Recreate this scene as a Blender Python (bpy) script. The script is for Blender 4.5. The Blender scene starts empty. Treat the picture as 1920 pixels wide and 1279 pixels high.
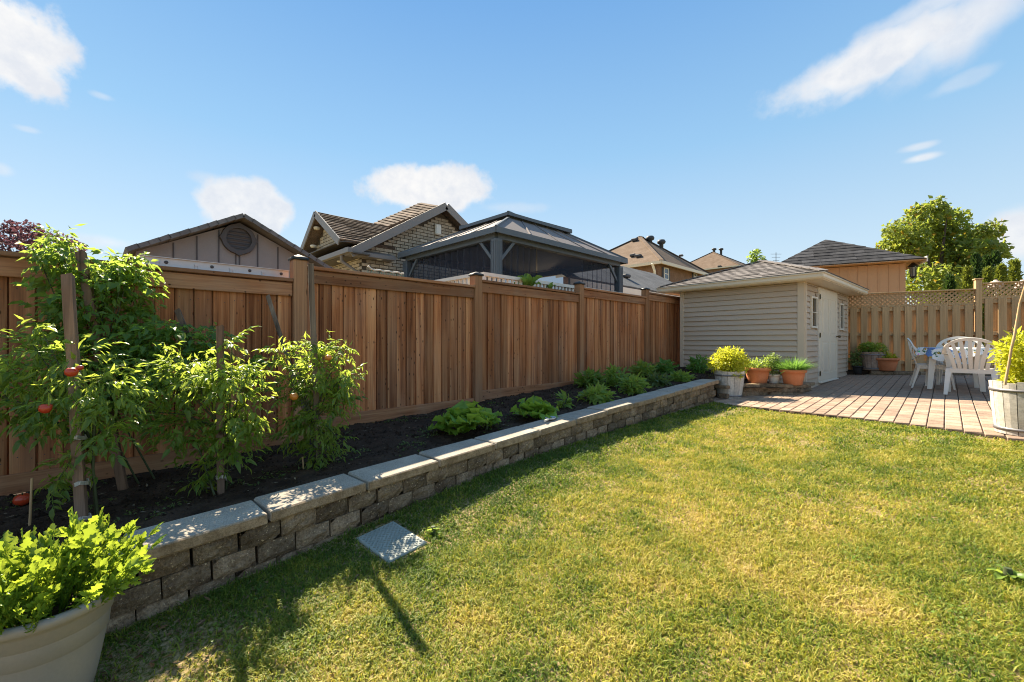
import bpy, math, random
import numpy as np
from mathutils import Vector, Matrix, Euler, noise as mnoise
random.seed(7); np.random.seed(7)
R = math.radians
scene = bpy.context.scene
C = scene.collection
# ------------------------------------------------------------------ camera
CAM = Vector((4.74, 0.0, 1.4)); YAW = math.atan(815/800); FPX = 800.0
cd = bpy.data.cameras.new('camera'); cam = bpy.data.objects.new('camera', cd); C.objects.link(cam)
cd.sensor_width = 36; cd.lens = FPX/1920*36; cd.clip_start = .05; cd.clip_end = 3000
cam.location = CAM; cam.rotation_euler = (R(90), 0, YAW); scene.camera = cam
FWD = Vector((-math.sin(YAW), math.cos(YAW), 0)); RGT = Vector((math.cos(YAW), math.sin(YAW), 0))
# ------------------------------------------------------------------ light
LIGHT = Vector((1.0, -0.13, -.925)).normalized()
SUN_EL = math.asin(-LIGHT.z); SUN_AZ = math.atan2(-LIGHT.x, -LIGHT.y)   # azimuth from +Y towards +X
sd = bpy.data.lights.new('sun', 'SUN'); sun = bpy.data.objects.new('sun', sd); C.objects.link(sun)
sd.energy = 4.9; sd.angle = R(0.5); sd.color = (1.0, .88, .68)
sun.rotation_euler = LIGHT.to_track_quat('-Z', 'Y').to_euler()
world = bpy.data.worlds.new('World'); scene.world = world; world.use_nodes = True
scene.render.engine = 'CYCLES'; scene.cycles.filter_width = 1.05
scene.view_settings.view_transform = 'Standard'; scene.view_settings.look = 'None'
scene.view_settings.exposure = 1.7; scene.view_settings.gamma = 1; scene.view_settings.use_curve_mapping = False

# ------------------------------------------------------------------ pixel to world (places things at their real distance)
def ray(px, py):
    return FWD + RGT*((px-960)/FPX) + Vector((0, 0, (640-py)/FPX))
def at(px, py, d): return CAM + ray(px, py)*d
def hit(px, py, p0, n):
    r = ray(px, py); n = Vector(n); return CAM + r*((Vector(p0)-CAM).dot(n)/r.dot(n))
def hX(px, py, X): return hit(px, py, (X, 0, 0), (1, 0, 0))
def hY(px, py, Y): return hit(px, py, (0, Y, 0), (0, 1, 0))
def on(px, py, f, lo=.8, hi=60):
    r = ray(px, py)
    for _ in range(60):
        m = (lo+hi)/2; p = CAM+r*m
        if p.z > f(p.x, p.y): lo = m
        else: hi = m
    return CAM+r*lo

# ------------------------------------------------------------------ node helper
class NT:
    def __init__(s, nt): s.t = nt; s.n = nt.nodes; s.l = nt.links
    def __call__(s, typ, ins=None, **kw):
        nd = s.n.new(typ)
        for k, v in kw.items(): setattr(nd, k, v)
        if ins:
            for k, v in ins.items(): s.set(nd.inputs[k], v)
        return nd
    def set(s, sock, v):
        if isinstance(v, bpy.types.NodeSocket): s.l.new(v, sock)
        elif isinstance(v, bpy.types.Node): s.l.new(v.outputs[0], sock)
        else:
            if isinstance(v, tuple) and len(v) == 3 and sock.type == 'RGBA': v = (*v, 1)
            sock.default_value = v
    def math(s, op, a, b=0.0, c=None, clamp=False):
        nd = s.n.new('ShaderNodeMath'); nd.operation = op; nd.use_clamp = clamp
        s.set(nd.inputs[0], a); s.set(nd.inputs[1], b)
        if c is not None: s.set(nd.inputs[2], c)
        return nd.outputs[0]
    def vm(s, op, a, b):
        nd = s.n.new('ShaderNodeVectorMath'); nd.operation = op; s.set(nd.inputs[0], a); s.set(nd.inputs[1], b)
        return nd.outputs['Value'] if op in ('DOT_PRODUCT', 'LENGTH', 'DISTANCE') else nd.outputs[0]
    def mix(s, f, a, b, bt='MIX'):
        nd = s.n.new('ShaderNodeMix'); nd.data_type = 'RGBA'; nd.blend_type = bt
        s.set(nd.inputs[0], f); s.set(nd.inputs[6], a); s.set(nd.inputs[7], b); return nd.outputs[2]
    def ramp(s, f, stops, interp='LINEAR'):
        nd = s.n.new('ShaderNodeValToRGB'); e = nd.color_ramp.elements; nd.color_ramp.interpolation = interp
        while len(e) < len(stops): e.new(.5)
        for q, (p, c) in zip(e, stops):
            q.position = p; q.color = (*c, 1) if isinstance(c, tuple) else (c, c, c, 1)
        s.set(nd.inputs[0], f); return nd.outputs[0]
    def noise(s, vec, scale, detail=4, rough=.55, dist=0):
        nd = s.n.new('ShaderNodeTexNoise'); s.set(nd.inputs['Vector'], vec)
        nd.inputs['Scale'].default_value = scale; nd.inputs['Detail'].default_value = detail
        nd.inputs['Roughness'].default_value = rough; nd.inputs['Distortion'].default_value = dist
        return nd.outputs[0]
    def mapr(s, v, a, b, c=0.0, d=1.0, smooth=False):
        nd = s.n.new('ShaderNodeMapRange'); nd.interpolation_type = 'SMOOTHSTEP' if smooth else 'LINEAR'
        s.set(nd.inputs[0], v)
        for i, q in zip((1, 2, 3, 4), (a, b, c, d)): s.set(nd.inputs[i], q)
        return nd.outputs[0]
def new_mat(name):
    m = bpy.data.materials.new(name); m.use_nodes = True; m.node_tree.nodes.clear()
    t = NT(m.node_tree); out = t('ShaderNodeOutputMaterial'); return m, t, out
def scaled(t, v, sc):
    nd = t('ShaderNodeMapping', {'Vector': v}); nd.inputs['Scale'].default_value = sc; return nd.outputs[0]
def shifted(t, v, k=13.0):
    """object coordinates moved by the object's own random number so that pieces differ"""
    r = t('ShaderNodeObjectInfo').outputs['Random']
    c = t('ShaderNodeCombineXYZ', {0: t.math('MULTIPLY', r, k*7), 1: t.math('MULTIPLY', r, k*3), 2: t.math('MULTIPLY', r, k)})
    return t.vm('ADD', v, c.outputs[0]), r
def finish(t, out, col, rough=.8, bump=None, bs=.3, bd=.01, spec=.3, metal=0.0):
    b = t('ShaderNodeBsdfPrincipled', {'Base Color': col, 'Roughness': rough, 'Metallic': metal, 'Specular IOR Level': spec})
    if bump is not None:
        bp = t('ShaderNodeBump', {'Height': bump, 'Strength': bs, 'Distance': bd}); t.l.new(bp.outputs[0], b.inputs['Normal'])
    t.l.new(b.outputs[0], out.inputs[0]); return b
def mottled(name, c1, c2, scale=8, rough=.8, fine=60, bs=.25, bd=.006, spec=.3, var=.18, metal=0.0, coord='Object', speck=None):
    m, t, out = new_mat(name)
    v = t('ShaderNodeTexCoord').outputs[coord]
    v, r = shifted(t, v)
    a = t.noise(v, scale, 5); f = t.noise(v, fine, 3, .7)
    col = t.mix(t.mapr(a, .3, .7), c1, c2)
    col = t.mix(1.0, col, t.ramp(f, [(.25, 1-var*1.2), (.75, 1+var*0.0)]), 'MULTIPLY')
    col = t.mix(1.0, col, t.mapr(r, 0, 1, 1-var, 1.0), 'MULTIPLY')
    if speck:
        sp = t.noise(v, speck[1], 2, .5)
        col = t.mix(t.mapr(sp, speck[2], speck[2]+.04), col, speck[0])
    finish(t, out, col, rough, t.math('ADD', t.math('MULTIPLY', f, .6), a), bs, bd, spec, metal); return m
def wood(name, c1, c2, c3, axis=2, gray=(.2, .17, .14), grayamt=.25, knots=True, var=.45, rough=.8, kscale=1.0):
    m, t, out = new_mat(name)
    v, r = shifted(t, t('ShaderNodeTexCoord').outputs['Object'])
    s = [9, 9, 9]; s[axis] = .55
    g = t.noise(scaled(t, v, tuple(s)), 1.6, 6, .6, .6)
    s2 = [60, 60, 60]; s2[axis] = 1.4
    fine = t.noise(scaled(t, v, tuple(s2)), 1.5, 3, .7)
    big = t.noise(v, 1.7, 3)
    col = t.ramp(g, [(.3, c1), (.5, c2), (.72, c3)])
    col = t.mix(t.mapr(fine, .35, .7, 0, .6), col, t.mix(1.0, col, (.40, .37, .35), 'MULTIPLY'))
    col = t.mix(t.mapr(big, .42, .75, 0, grayamt), col, gray)
    col = t.mix(1.0, col, t.mapr(r, 0, 1, 1-var, 1.0), 'MULTIPLY')
    if knots:
        s3 = [9*kscale, 9*kscale, 9*kscale]; s3[axis] = 6.5*kscale
        vo = t('ShaderNodeTexVoronoi', {'Vector': scaled(t, v, tuple(s3)), 'Scale': 1.0, 'Randomness': 1.0})
        k = t.math('MULTIPLY', t.mapr(vo.outputs['Distance'], .09, .19, 1, 0, True), t.mapr(t('ShaderNodeSeparateColor', {0: vo.outputs['Color']}).outputs[0], .45, .5))
        col = t.mix(t.math('MULTIPLY', k, .85), col, (.03, .014, .008))
    finish(t, out, col, rough, t.math('ADD', fine, g), .35, .004, .2); return m
def plain(name, col, rough=.6, var=.06, spec=.4, metal=0.0, scale=5):
    return mottled(name, col, tuple(c*(1-var) for c in col), scale, rough, 40, .08, .003, spec, var, metal)
def leafmat(name, c1, c2, trans, tw=.45, rough=.45, yellow=None, ya=.15):
    m, t, out = new_mat(name)
    v = t('ShaderNodeNewGeometry').outputs['Position']
    r = t('ShaderNodeObjectInfo').outputs['Random']
    ri = t('ShaderNodeNewGeometry').outputs['Random Per Island']
    n = t.noise(v, 6.0, 3)
    f = t.math('ADD', t.math('MULTIPLY', t.math('ADD', r, ri), .35), t.math('MULTIPLY', n, .45))
    col = t.mix(t.mapr(f, .25, .9), c1, c2)
    tc = t.mix(t.mapr(f, .25, .9), tuple(x*.75 for x in trans), trans)
    if yellow:
        k = t.mapr(ri, 1-ya, 1-ya+.03); col = t.mix(k, col, yellow); tc = t.mix(k, tc, yellow)
    d = t('ShaderNodeBsdfPrincipled', {'Base Color': col, 'Roughness': rough, 'Specular IOR Level': .45})
    tr = t('ShaderNodeBsdfTranslucent', {'Color': tc})
    mx = t('ShaderNodeMixShader', {0: tw, 1: d.outputs[0], 2: tr.outputs[0]})
    t.l.new(mx.outputs[0], out.inputs[0]); return m

# ------------------------------------------------------------------ sky in the world shader
def build_sky():
    t = NT(world.node_tree); t.n.clear()
    out = t('ShaderNodeOutputWorld'); bg = t('ShaderNodeBackground')
    sky = t('ShaderNodeTexSky', sky_type='NISHITA'); sky.sun_disc = False
    sky.sun_elevation = SUN_EL; sky.sun_rotation = SUN_AZ
    sky.altitude = 200; sky.air_density = 1.0; sky.dust_density = 0.0; sky.ozone_density = 2.0
    d = t('ShaderNodeTexCoord').outputs['Generated']
    z = t('ShaderNodeSeparateXYZ', {0: d}).outputs[2]
    # clear summer blue: even in azimuth, paler to the horizon
    grad = t.ramp(t.math('MAXIMUM', z, 0.0), [(0, (4.9, 5.9, 6.7)), (.17, (4.2, 5.45, 6.4)), (.39, (2.35, 4.25, 6.2)), (.62, (1.3, 3.0, 5.6)), (1, (.9, 2.5, 5.0))])
    nd = t('ShaderNodeMix', data_type='RGBA', blend_type='MIX'); 
    t.set(nd.inputs[0], .85); t.set(nd.inputs[6], sky.outputs[0]); t.set(nd.inputs[7], grad)
    col = nd.outputs[2]
    warp = t('ShaderNodeTexNoise', {'Vector': d, 'Scale': 11.0, 'Detail': 7.0, 'Roughness': .55})
    wv = t.math('SUBTRACT', warp.outputs[0], .5)
    fine = t.math('SUBTRACT', t.noise(d, 34.0, 7, .65), .5)
    total = None
    def cloud(px, py, a, b, rot=0, soft=.55, dens=1.0, rag=1.0):
        nonlocal total
        c = ray(px, py).normalized(); lft = Vector((c.y, -c.x, 0)).normalized(); up = lft.cross(c)
        ca, sa = math.cos(R(rot)), math.sin(R(rot))
        ex = (lft*ca + up*sa)/a; ey = (up*ca - lft*sa)/b
        dc = t.vm('DOT_PRODUCT', d, tuple(c))
        dcs = t.math('MAXIMUM', dc, .05)
        x = t.math('DIVIDE', t.vm('DOT_PRODUCT', d, tuple(ex)), dcs)
        y = t.math('DIVIDE', t.vm('DOT_PRODUCT', d, tuple(ey)), dcs)
        q = t.math('SQRT', t.math('ADD', t.math('MULTIPLY', x, x), t.math('MULTIPLY', y, y)))
        q = t.math('ADD', q, t.math('MULTIPLY', wv, 1.9*rag)); q = t.math('ADD', q, t.math('MULTIPLY', fine, .5*rag))
        k = t.mapr(q, 1.0, 1.0-soft, 0, dens, True)
        k = t.math('MULTIPLY', k, t.mapr(dc, .1, .3))
        total = k if total is None else t.math('MAXIMUM', total, k)
    cloud(-12, 62, .082, .078, 0, .32, .98, .8)
    cloud(800, 354, .15, .06, 0, .34, 1.0, .75)
    cloud(465, 390, .09, .06, 0, .35, .92, .7)
    cloud(405, 340, .045, .014, 0, .8, .35)
    cloud(1630, 115, .16, .05, 12, .62, .94, .8)
    cloud(1610, 165, .05, .017, 25, .8, .6)
    cloud(1800, 55, .12, .05, 25, .9, .85, .7)
    cloud(1740, 15, .12, .022, 5, .8, .6)
    cloud(1800, 155, .05, .014, 10, .8, .3)
    cloud(1725, 275, .03, .009, 0, .7, .55, .6)
    cloud(1730, 296, .032, .009, 0, .7, .7, .6)
    cloud(1910, 440, .05, .045, 0, .5, .9, .6)
    cloud(190, 180, .018, .007, 0, .8, .35); cloud(52, 243, .016, .006, 0, .8, .35)
    cloud(0, 318, .02, .012, 0, .8, .4); cloud(200, 455, .07, .016, 0, .9, .5)
    cloud(960, 390, .1, .014, 0, .9, .3)
    for pd in ((.9, .2, .35), (.3, -.9, .3), (-.2, -.8, .55), (.8, -.5, .25), (-.95, -.5, .4), (.95, -.1, .75), (.6, .55, .9), (.5, -.4, .95), (-.5, -.7, .2), (.95, -.8, .5), (-.9, -.1, 1.1), (.1, -.5, 1.5), (.7, .9, .22), (-.8, -.9, .8)):   # unseen clouds added beyond the frame to lift the ambient light
        v = Vector(pd)
        c = v.normalized(); lft = Vector((c.y, -c.x, 0)).normalized(); up = lft.cross(c)
        dc = t.vm('DOT_PRODUCT', d, tuple(c)); dcs = t.math('MAXIMUM', dc, .05)
        x = t.math('DIVIDE', t.vm('DOT_PRODUCT', d, tuple(lft/.24)), dcs); y = t.math('DIVIDE', t.vm('DOT_PRODUCT', d, tuple(up/.11)), dcs)
        q = t.math('ADD', t.math('SQRT', t.math('ADD', t.math('MULTIPLY', x, x), t.math('MULTIPLY', y, y))), t.math('MULTIPLY', wv, 1.9))
        total = t.math('MAXIMUM', total, t.math('MULTIPLY', t.mapr(q, 1, .5, 0, .9, True), t.mapr(dc, .1, .3)))
    shade = t.mix(t.mapr(t.math('ADD', warp.outputs[0], t.math('MULTIPLY', fine, .8)), .32, .68), (5.3, 5.5, 5.9), (6.5, 6.45, 6.4))
    col = t.mix(total, col, shade)
    t.l.new(col, bg.inputs[0]); bg.inputs[1].default_value = .0465
    t.l.new(bg.outputs[0], out.inputs[0])
build_sky()

# ------------------------------------------------------------------ mesh builder
class MB:
    def __init__(s): s.v = []; s.f = []; s.sm = []
    def add(s, vs, fs, smooth=False):
        o = len(s.v); s.v += [tuple(v) for v in vs]; s.f += [tuple(i+o for i in f) for f in fs]; s.sm += [smooth]*len(fs); return s
    def hexa(s, p):   # 8 corners: bottom ring 0-3 ccw, top ring 4-7
        return s.add(p, [(3, 2, 1, 0), (4, 5, 6, 7), (0, 1, 5, 4), (1, 2, 6, 5), (2, 3, 7, 6), (3, 0, 4, 7)])
    def box(s, c, d, M=None):
        x, y, z = d[0]/2, d[1]/2, d[2]/2; c = Vector(c)
        p = [Vector(q) for q in ((-x, -y, -z), (x, -y, -z), (x, y, -z), (-x, y, -z), (-x, -y, z), (x, -y, z), (x, y, z), (-x, y, z))]
        return s.hexa([c + (M @ q if M else q) for q in p])
    def bar(s, a, b, w, h, up=(0, 0, 1)):
        a, b = Vector(a), Vector(b); t = (b-a).normalized(); u = Vector(up)
        sd = t.cross(u)
        if sd.length < 1e-4: sd = t.cross(Vector((1, 0, 0)))
        sd.normalize(); u = sd.cross(t); x = sd*(w/2); y = u*(h/2)
        return s.hexa([a-x-y, a+x-y, b+x-y, b-x-y, a-x+y, a+x+y, b+x+y, b-x+y])
    def cbox(s, c, d, ch, rough=0.0, rng=random):
        """box with chamfered edges"""
        x, y, z = d[0]/2, d[1]/2, d[2]/2; c = Vector(c); V = []; idx = {}
        for sx in (-1, 1):
            for sy in (-1, 1):
                for sz in (-1, 1):
                    for ax in range(3):
                        q = [sx*x, sy*y, sz*z]; sg = (sx, sy, sz)
                        for k in range(3):
                            if k != ax: q[k] -= sg[k]*ch
                        q = [a + rng.uniform(-rough, rough) for a in q]
                        idx[sx, sy, sz, ax] = len(V); V.append(c+Vector(q))
        F = []
        for ax in range(3):
            o = [k for k in range(3) if k != ax]
            for sg in (-1, 1):
                ring = []
                for a, b in ((-1, -1), (1, -1), (1, 1), (-1, 1)):
                    k = [0, 0, 0]; k[ax] = sg; k[o[0]] = a; k[o[1]] = b; ring.append(idx[(*k, ax)])
                F.append(tuple(ring))
            for a in (-1, 1):
                for b in (-1, 1):
                    k1 = [0]*3; k2 = [0]*3; k1[o[0]] = k2[o[0]] = a; k1[o[1]] = k2[o[1]] = b; k1[ax] = -1; k2[ax] = 1
                    F.append((idx[(*k1, o[0])], idx[(*k2, o[0])], idx[(*k2, o[1])], idx[(*k1, o[1])]))
        for sx in (-1, 1):
            for sy in (-1, 1):
                for sz in (-1, 1): F.append(tuple(idx[sx, sy, sz, a] for a in range(3)))
        return s.add(V, F)
    def tube(s, pts, r, n=6, cap=True, smooth=True):
        pts = [Vector(p) for p in pts]; rs = r if isinstance(r, (list, tuple)) else [r]*len(pts)
        V = []; F = []; up = None
        for i, p in enumerate(pts):
            t = (pts[min(i+1, len(pts)-1)]-pts[max(i-1, 0)]).normalized()
            if up is None: up = t.orthogonal().normalized()
            up = (up - t*up.dot(t)).normalized(); sd = t.cross(up)
            for k in range(n):
                a = 2*math.pi*k/n; V.append(p+(up*math.cos(a)+sd*math.sin(a))*rs[i])
        for i in range(len(pts)-1):
            for k in range(n): F.append((i*n+k, i*n+(k+1) % n, (i+1)*n+(k+1) % n, (i+1)*n+k))
        s.add(V, F, smooth)
        if cap:
            s.add(V[:n], [tuple(range(n))[::-1]]); s.add(V[-n:], [tuple(range(n))])
        return s
    def lathe(s, prof, n=24, c=(0, 0, 0), smooth=True, sx=1.0, sy=1.0):
        V = []; F = []; c = Vector(c)
        for r, z in prof:
            for k in range(n):
                a = 2*math.pi*k/n; V.append(c+Vector((r*sx*math.cos(a), r*sy*math.sin(a), z)))
        for i in range(len(prof)-1):
            for k in range(n): F.append((i*n+k, i*n+(k+1) % n, (i+1)*n+(k+1) % n, (i+1)*n+k))
        return s.add(V, F, smooth)
    def poly(s, pts, th, n):
        """flat polygon with thickness th behind it along -n"""
        n = Vector(n).normalized(); a = [Vector(p) for p in pts]; b = [p-n*th for p in a]; k = len(a)
        return s.add(a+b, [tuple(range(k)), tuple(range(2*k-1, k-1, -1))]+[(i, i+k, (i+1) % k+k, (i+1) % k) for i in range(k)])
    def mesh(s, name, mat=None):
        me = bpy.data.meshes.new(name); me.from_pydata(s.v, [], s.f)
        me.polygons.foreach_set('use_smooth', s.sm); me.update()
        if mat: me.materials.append(mat)
        return me
    def centered(s, c):
        c = Vector(c); s.v = [tuple(Vector(v)-c) for v in s.v]; return s
def link(name, me, parent=None, loc=(0, 0, 0), rot=None, scale=None):
    o = bpy.data.objects.new(name, me); C.objects.link(o)
    if parent: o.parent = parent
    o.location = loc
    if rot is not None:
        if isinstance(rot, Matrix): o.rotation_euler = rot.to_euler()
        else: o.rotation_euler = rot
    if scale is not None: o.scale = scale
    return o
def part(name, mb, mat, parent, world_coords=False, own_origin=True, label=None):
    """mesh part; geometry given in the parent's frame (or world, parent unrotated, if world_coords)"""
    c = Vector((0, 0, 0))
    if world_coords:
        off = Vector(parent['_o']); mb.v = [tuple(Vector(v)-off) for v in mb.v]
    if own_origin:
        a = np.array(mb.v); c = Vector(((a.min(0)+a.max(0))/2).tolist()); mb.centered(c)
    o = link(name, mb.mesh(name, mat), parent, c)
    if label: o['label'] = label
    return o
TH = []
def thing(name, label, cat, loc=(0, 0, 0), rotz=0.0, group=None):
    o = bpy.data.objects.new(name, None); C.objects.link(o); o.empty_display_size = .1
    o.location = loc; o.rotation_euler = (0, 0, rotz); o['label'] = label; o['category'] = cat
    o['_o'] = tuple(loc)
    if group: o['group'] = group
    TH.append(o); return o
def tag(o, label, cat, group=None):
    o['label'] = label; o['category'] = cat
    if group: o['group'] = group
    return o
def struct(name, mb, mat, smooth=False):
    o = link(name, mb.mesh(name, mat)); o['kind'] = 'structure'; return o
def basis(x, y, z): return Matrix((x, y, z)).transposed()
def np_mesh(name, V, F, mat, smooth=False, rnd=None):
    """fast mesh from numpy; F (n,3) or (n,4)"""
    me = bpy.data.meshes.new(name); k = F.shape[1]
    me.vertices.add(len(V)); me.vertices.foreach_set('co', np.ascontiguousarray(V, np.float32).ravel())
    me.loops.add(F.size); me.loops.foreach_set('vertex_index', np.ascontiguousarray(F, np.int32).ravel())
    me.polygons.add(len(F)); me.polygons.foreach_set('loop_start', np.arange(0, F.size, k, dtype=np.int32))
    me.polygons.foreach_set('loop_total', np.full(len(F), k, np.int32))
    me.polygons.foreach_set('use_smooth', np.full(len(F), smooth))
    if rnd is not None:
        at_ = me.attributes.new('rnd', 'FLOAT', 'POINT'); at_.data.foreach_set('value', rnd.astype(np.float32))
    me.update(calc_edges=True); me.materials.append(mat); return me
def leaves_np(P, D, N, L, W, fold=.25, droop=.0):
    """kite leaves: base P, direction D, face normal N, length L, width W -> V, F(tri)"""
    D = D/np.linalg.norm(D, axis=1, keepdims=True); S = np.cross(D, N); S /= np.linalg.norm(S, axis=1, keepdims=True)+1e-9; N = np.cross(S, D)
    L = L[:, None]; W = W[:, None]
    a = P; m = P+D*L*.45-N*L*droop*.3; l = m+S*W*.5+N*W*fold; r = m-S*W*.5+N*W*fold; e = P+D*L-N*L*droop
    V = np.stack([a, l, e, r, m], 1).reshape(-1, 3); n = len(P); b = np.arange(n)[:, None]*5
    F = np.concatenate([b+np.array([[0, 4, 1]]), b+np.array([[1, 4, 2]]), b+np.array([[0, 3, 4]]), b+np.array([[3, 2, 4]])], 0)
    return V, F

# ------------------------------------------------------------------ materials
FENCE = wood('fence_wood', (.17, .048, .017), (.55, .205, .078), (.86, .43, .195), 2, (.48, .31, .20), .45, var=.48, kscale=2.3)
FENCEH = wood('fence_wood_rail', (.26, .10, .045), (.44, .19, .088), (.58, .30, .15), 1, (.40, .28, .19), .5, kscale=2.0)
POST = wood('fence_post_wood', (.30, .135, .062), (.46, .22, .105), (.55, .29, .15), 2, (.42, .30, .20), .4, var=.25)
CAPBLK = plain('black_post_cap', (.025, .025, .027), .5)
STAKED = wood('dark_weathered_stake_wood', (.05, .034, .024), (.16, .115, .085), (.30, .225, .165), 2, (.17, .135, .11), .6, knots=True, var=.2)
STAKE = wood('weathered_stake_wood', (.09, .05, .03), (.27, .165, .11), (.38, .24, .16), 2, (.22, .18, .15), .5, knots=True, var=.35)
TANF = wood('tan_fence_wood', (.52, .33, .165), (.61, .40, .205), (.68, .46, .25), 2, (.54, .38, .235), .3, knots=False, var=.2)
CONC0 = mottled('grey_concrete_cap', (.40, .355, .295), (.52, .465, .39), 5, .9, 140, .5, .004, .2, .3, speck=((.55, .52, .46), 90, .66))
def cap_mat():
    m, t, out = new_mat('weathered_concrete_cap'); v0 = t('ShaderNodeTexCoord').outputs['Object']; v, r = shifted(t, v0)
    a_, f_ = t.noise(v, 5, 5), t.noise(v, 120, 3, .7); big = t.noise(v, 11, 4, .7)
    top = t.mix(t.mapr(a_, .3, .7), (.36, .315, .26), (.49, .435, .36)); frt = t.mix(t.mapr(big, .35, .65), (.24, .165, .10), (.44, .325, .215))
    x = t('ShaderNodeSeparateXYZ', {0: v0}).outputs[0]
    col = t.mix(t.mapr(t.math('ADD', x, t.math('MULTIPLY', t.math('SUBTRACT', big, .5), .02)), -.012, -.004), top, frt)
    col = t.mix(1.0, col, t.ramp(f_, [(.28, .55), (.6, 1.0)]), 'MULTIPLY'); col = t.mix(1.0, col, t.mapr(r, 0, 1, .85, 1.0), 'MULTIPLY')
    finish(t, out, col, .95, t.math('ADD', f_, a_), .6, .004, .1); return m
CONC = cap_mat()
BLOCK = mottled('rough_split_block', (.27, .185, .12), (.58, .43, .285), 9, .95, 75, 1.0, .02, .1, .55, speck=((.50, .38, .24), 70, .66))
SOIL = mottled('dark_garden_soil', (.045, .030, .022), (.115, .078, .056), 6, .95, 70, 1.0, .02, .1, .5)
PAVER = mottled('tan_paver', (.46, .32, .235), (.66, .475, .35), 9, .9, 70, .45, .004, .2, .4)
JOINT = mottled('paver_joint_sand', (.05, .036, .025), (.09, .065, .04), 12, .95, 80, .5, .004)
SIDING = plain('taupe_vinyl_siding', (.52, .415, .315), .5, .04)
TRIM = plain('beige_corner_trim', (.60, .49, .37), .5, .04)
CREAM = plain('cream_gutter', (.74, .62, .46), .4, .04)
WHITE = plain('white_paint', (.78, .72, .62), .45, .04)
DOORM = plain('white_door', (.78, .69, .55), .4, .04)
GLASS = plain('dark_window_glass', (.02, .022, .022), .08, .05, .6)
BRASS = plain('brass_hardware', (.12, .09, .05), .35, .05, .5, .8)
SHING = mottled('brown_grey_shingle', (.21, .185, .175), (.39, .355, .34), 9, .95, 80, .6, .006, .1, .5)
SHDARK = mottled('charcoal_shingle', (.055, .055, .062), (.12, .118, .125), 6, .95, 70, .6, .006, .1, .45)
SHBR = mottled('brown_house_shingle', (.22, .155, .12), (.46, .34, .26), 3, .95, 40, .6, .01, .1, .6)
SHFAR = mottled('distant_shingle', (.20, .14, .10), (.28, .205, .155), 1.5, .95, 14, .5, .02, .1, .35)
SHGREY = mottled('grey_lean_to_shingle', (.12, .12, .125), (.19, .19, .195), 1.5, .95, 16, .5, .02, .1, .35)
BRICK = mottled('buff_brick', (.70, .56, .40), (.88, .74, .56), 4, .9, 40, .5, .005, .15, .4)
MORTAR = plain('mortar', (.13, .10, .07), .95, .15)
BRICKR = mottled('far_brown_brick', (.30, .17, .105), (.38, .225, .145), 2.5, .9, 9, .4, .01, .15, .3)
GREYBRD = plain('grey_shed_panel', (.25, .25, .255), .7, .08)
GREYROOF = mottled('grey_roof_tile', (.13, .135, .14), (.20, .205, .21), 6)
GREYDK = plain('dark_grey_trim', (.065, .065, .072), .6, .08)
FASCIA = plain('taupe_fascia', (.25, .22, .20), .5, .06)
SOFFIT = plain('brown_soffit', (.12, .10, .085), .6, .06)
GAZ = plain('charcoal_gazebo_metal', (.10, .118, .138), .45, .06, .4)
GAZROOF = plain('grey_brown_gazebo_roof', (.25, .215, .20), .75, .1, .2)
ALU = plain('brushed_aluminium', (.50, .50, .52), .45, .05, .5, .4)
TERRA = mottled('terracotta', (.56, .19, .08), (.68, .27, .13), 5, .8, 50, .2, .003, .25, .15)
STAVE = mottled('whitewashed_stave', (.66, .585, .50), (.86, .80, .72), 3, .8, 30, .3, .004, .25, .35)
STAVEBR = mottled('faded_brown_stave', (.30, .19, .14), (.52, .40, .32), 5, .85, 30, .5, .004, .25, .4)
HOOP = plain('grey_iron_hoop', (.22, .21, .22), .5, .1, .4, .5)
PLASTIC = plain('white_plastic', (.74, .68, .60), .4, .04, .5)
PLASTG = plain('off_white_pot', (.66, .63, .58), .5, .05)
POTGREY = mottled('taupe_plastic_pot', (.27, .25, .225), (.31, .285, .255), 3, .45, 90, .12, .002, .4, .08)
LIDM = mottled('pale_green_plastic', (.28, .305, .265), (.39, .41, .36), 7, .6, 60, .3, .003, .3, .2)
BARK = mottled('bark', (.07, .05, .035), (.14, .10, .07), 5, .95, 30, .8, .02)
STEM = plain('green_stem', (.10, .125, .045), .6, .3)
TOMATO = plain('red_tomato', (.55, .06, .02), .25, .1, .5)
TOMATOO = plain('orange_tomato', (.62, .22, .04), .25, .1, .5)
TIE = plain('pale_cloth_tie', (.60, .55, .48), .8, .1)
TANW = plain('tan_painted_panel', (.56, .33, .18), .8, .06)
TOML = leafmat('tomato_leaf', (.055, .125, .022), (.18, .27, .045), (.52, .66, .085), .52, .4)
VINEL = leafmat('vine_leaf', (.055, .13, .025), (.12, .22, .045), (.50, .66, .09), .5, .5)
TOMS = leafmat('tomato_leaf_small', (.055, .12, .022), (.20, .28, .05), (.60, .70, .09), .55, .42, (.30, .20, .06), .03)
CELL = leafmat('celery_leaf', (.06, .15, .02), (.14, .26, .035), (.50, .62, .05), .42, .38)
CHARDL = leafmat('chard_leaf', (.16, .31, .04), (.28, .46, .06), (.55, .72, .08), .45, .4)
BASILL = leafmat('yellow_green_leaf', (.26, .33, .03), (.46, .48, .04), (.80, .78, .06), .55, .45)
HERBL = leafmat('herb_leaf', (.12, .22, .035), (.24, .34, .06), (.50, .62, .09), .5, .45)
CHIVEL = leafmat('dark_herb_leaf', (.06, .17, .03), (.13, .28, .05), (.28, .5, .08), .45, .45)
VARL = leafmat('variegated_leaf', (.12, .20, .05), (.34, .40, .18), (.40, .50, .14), .4, .45)
BEDL = leafmat('bed_plant_leaf', (.09, .18, .03), (.20, .31, .055), (.48, .62, .09), .5, .45)
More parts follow.
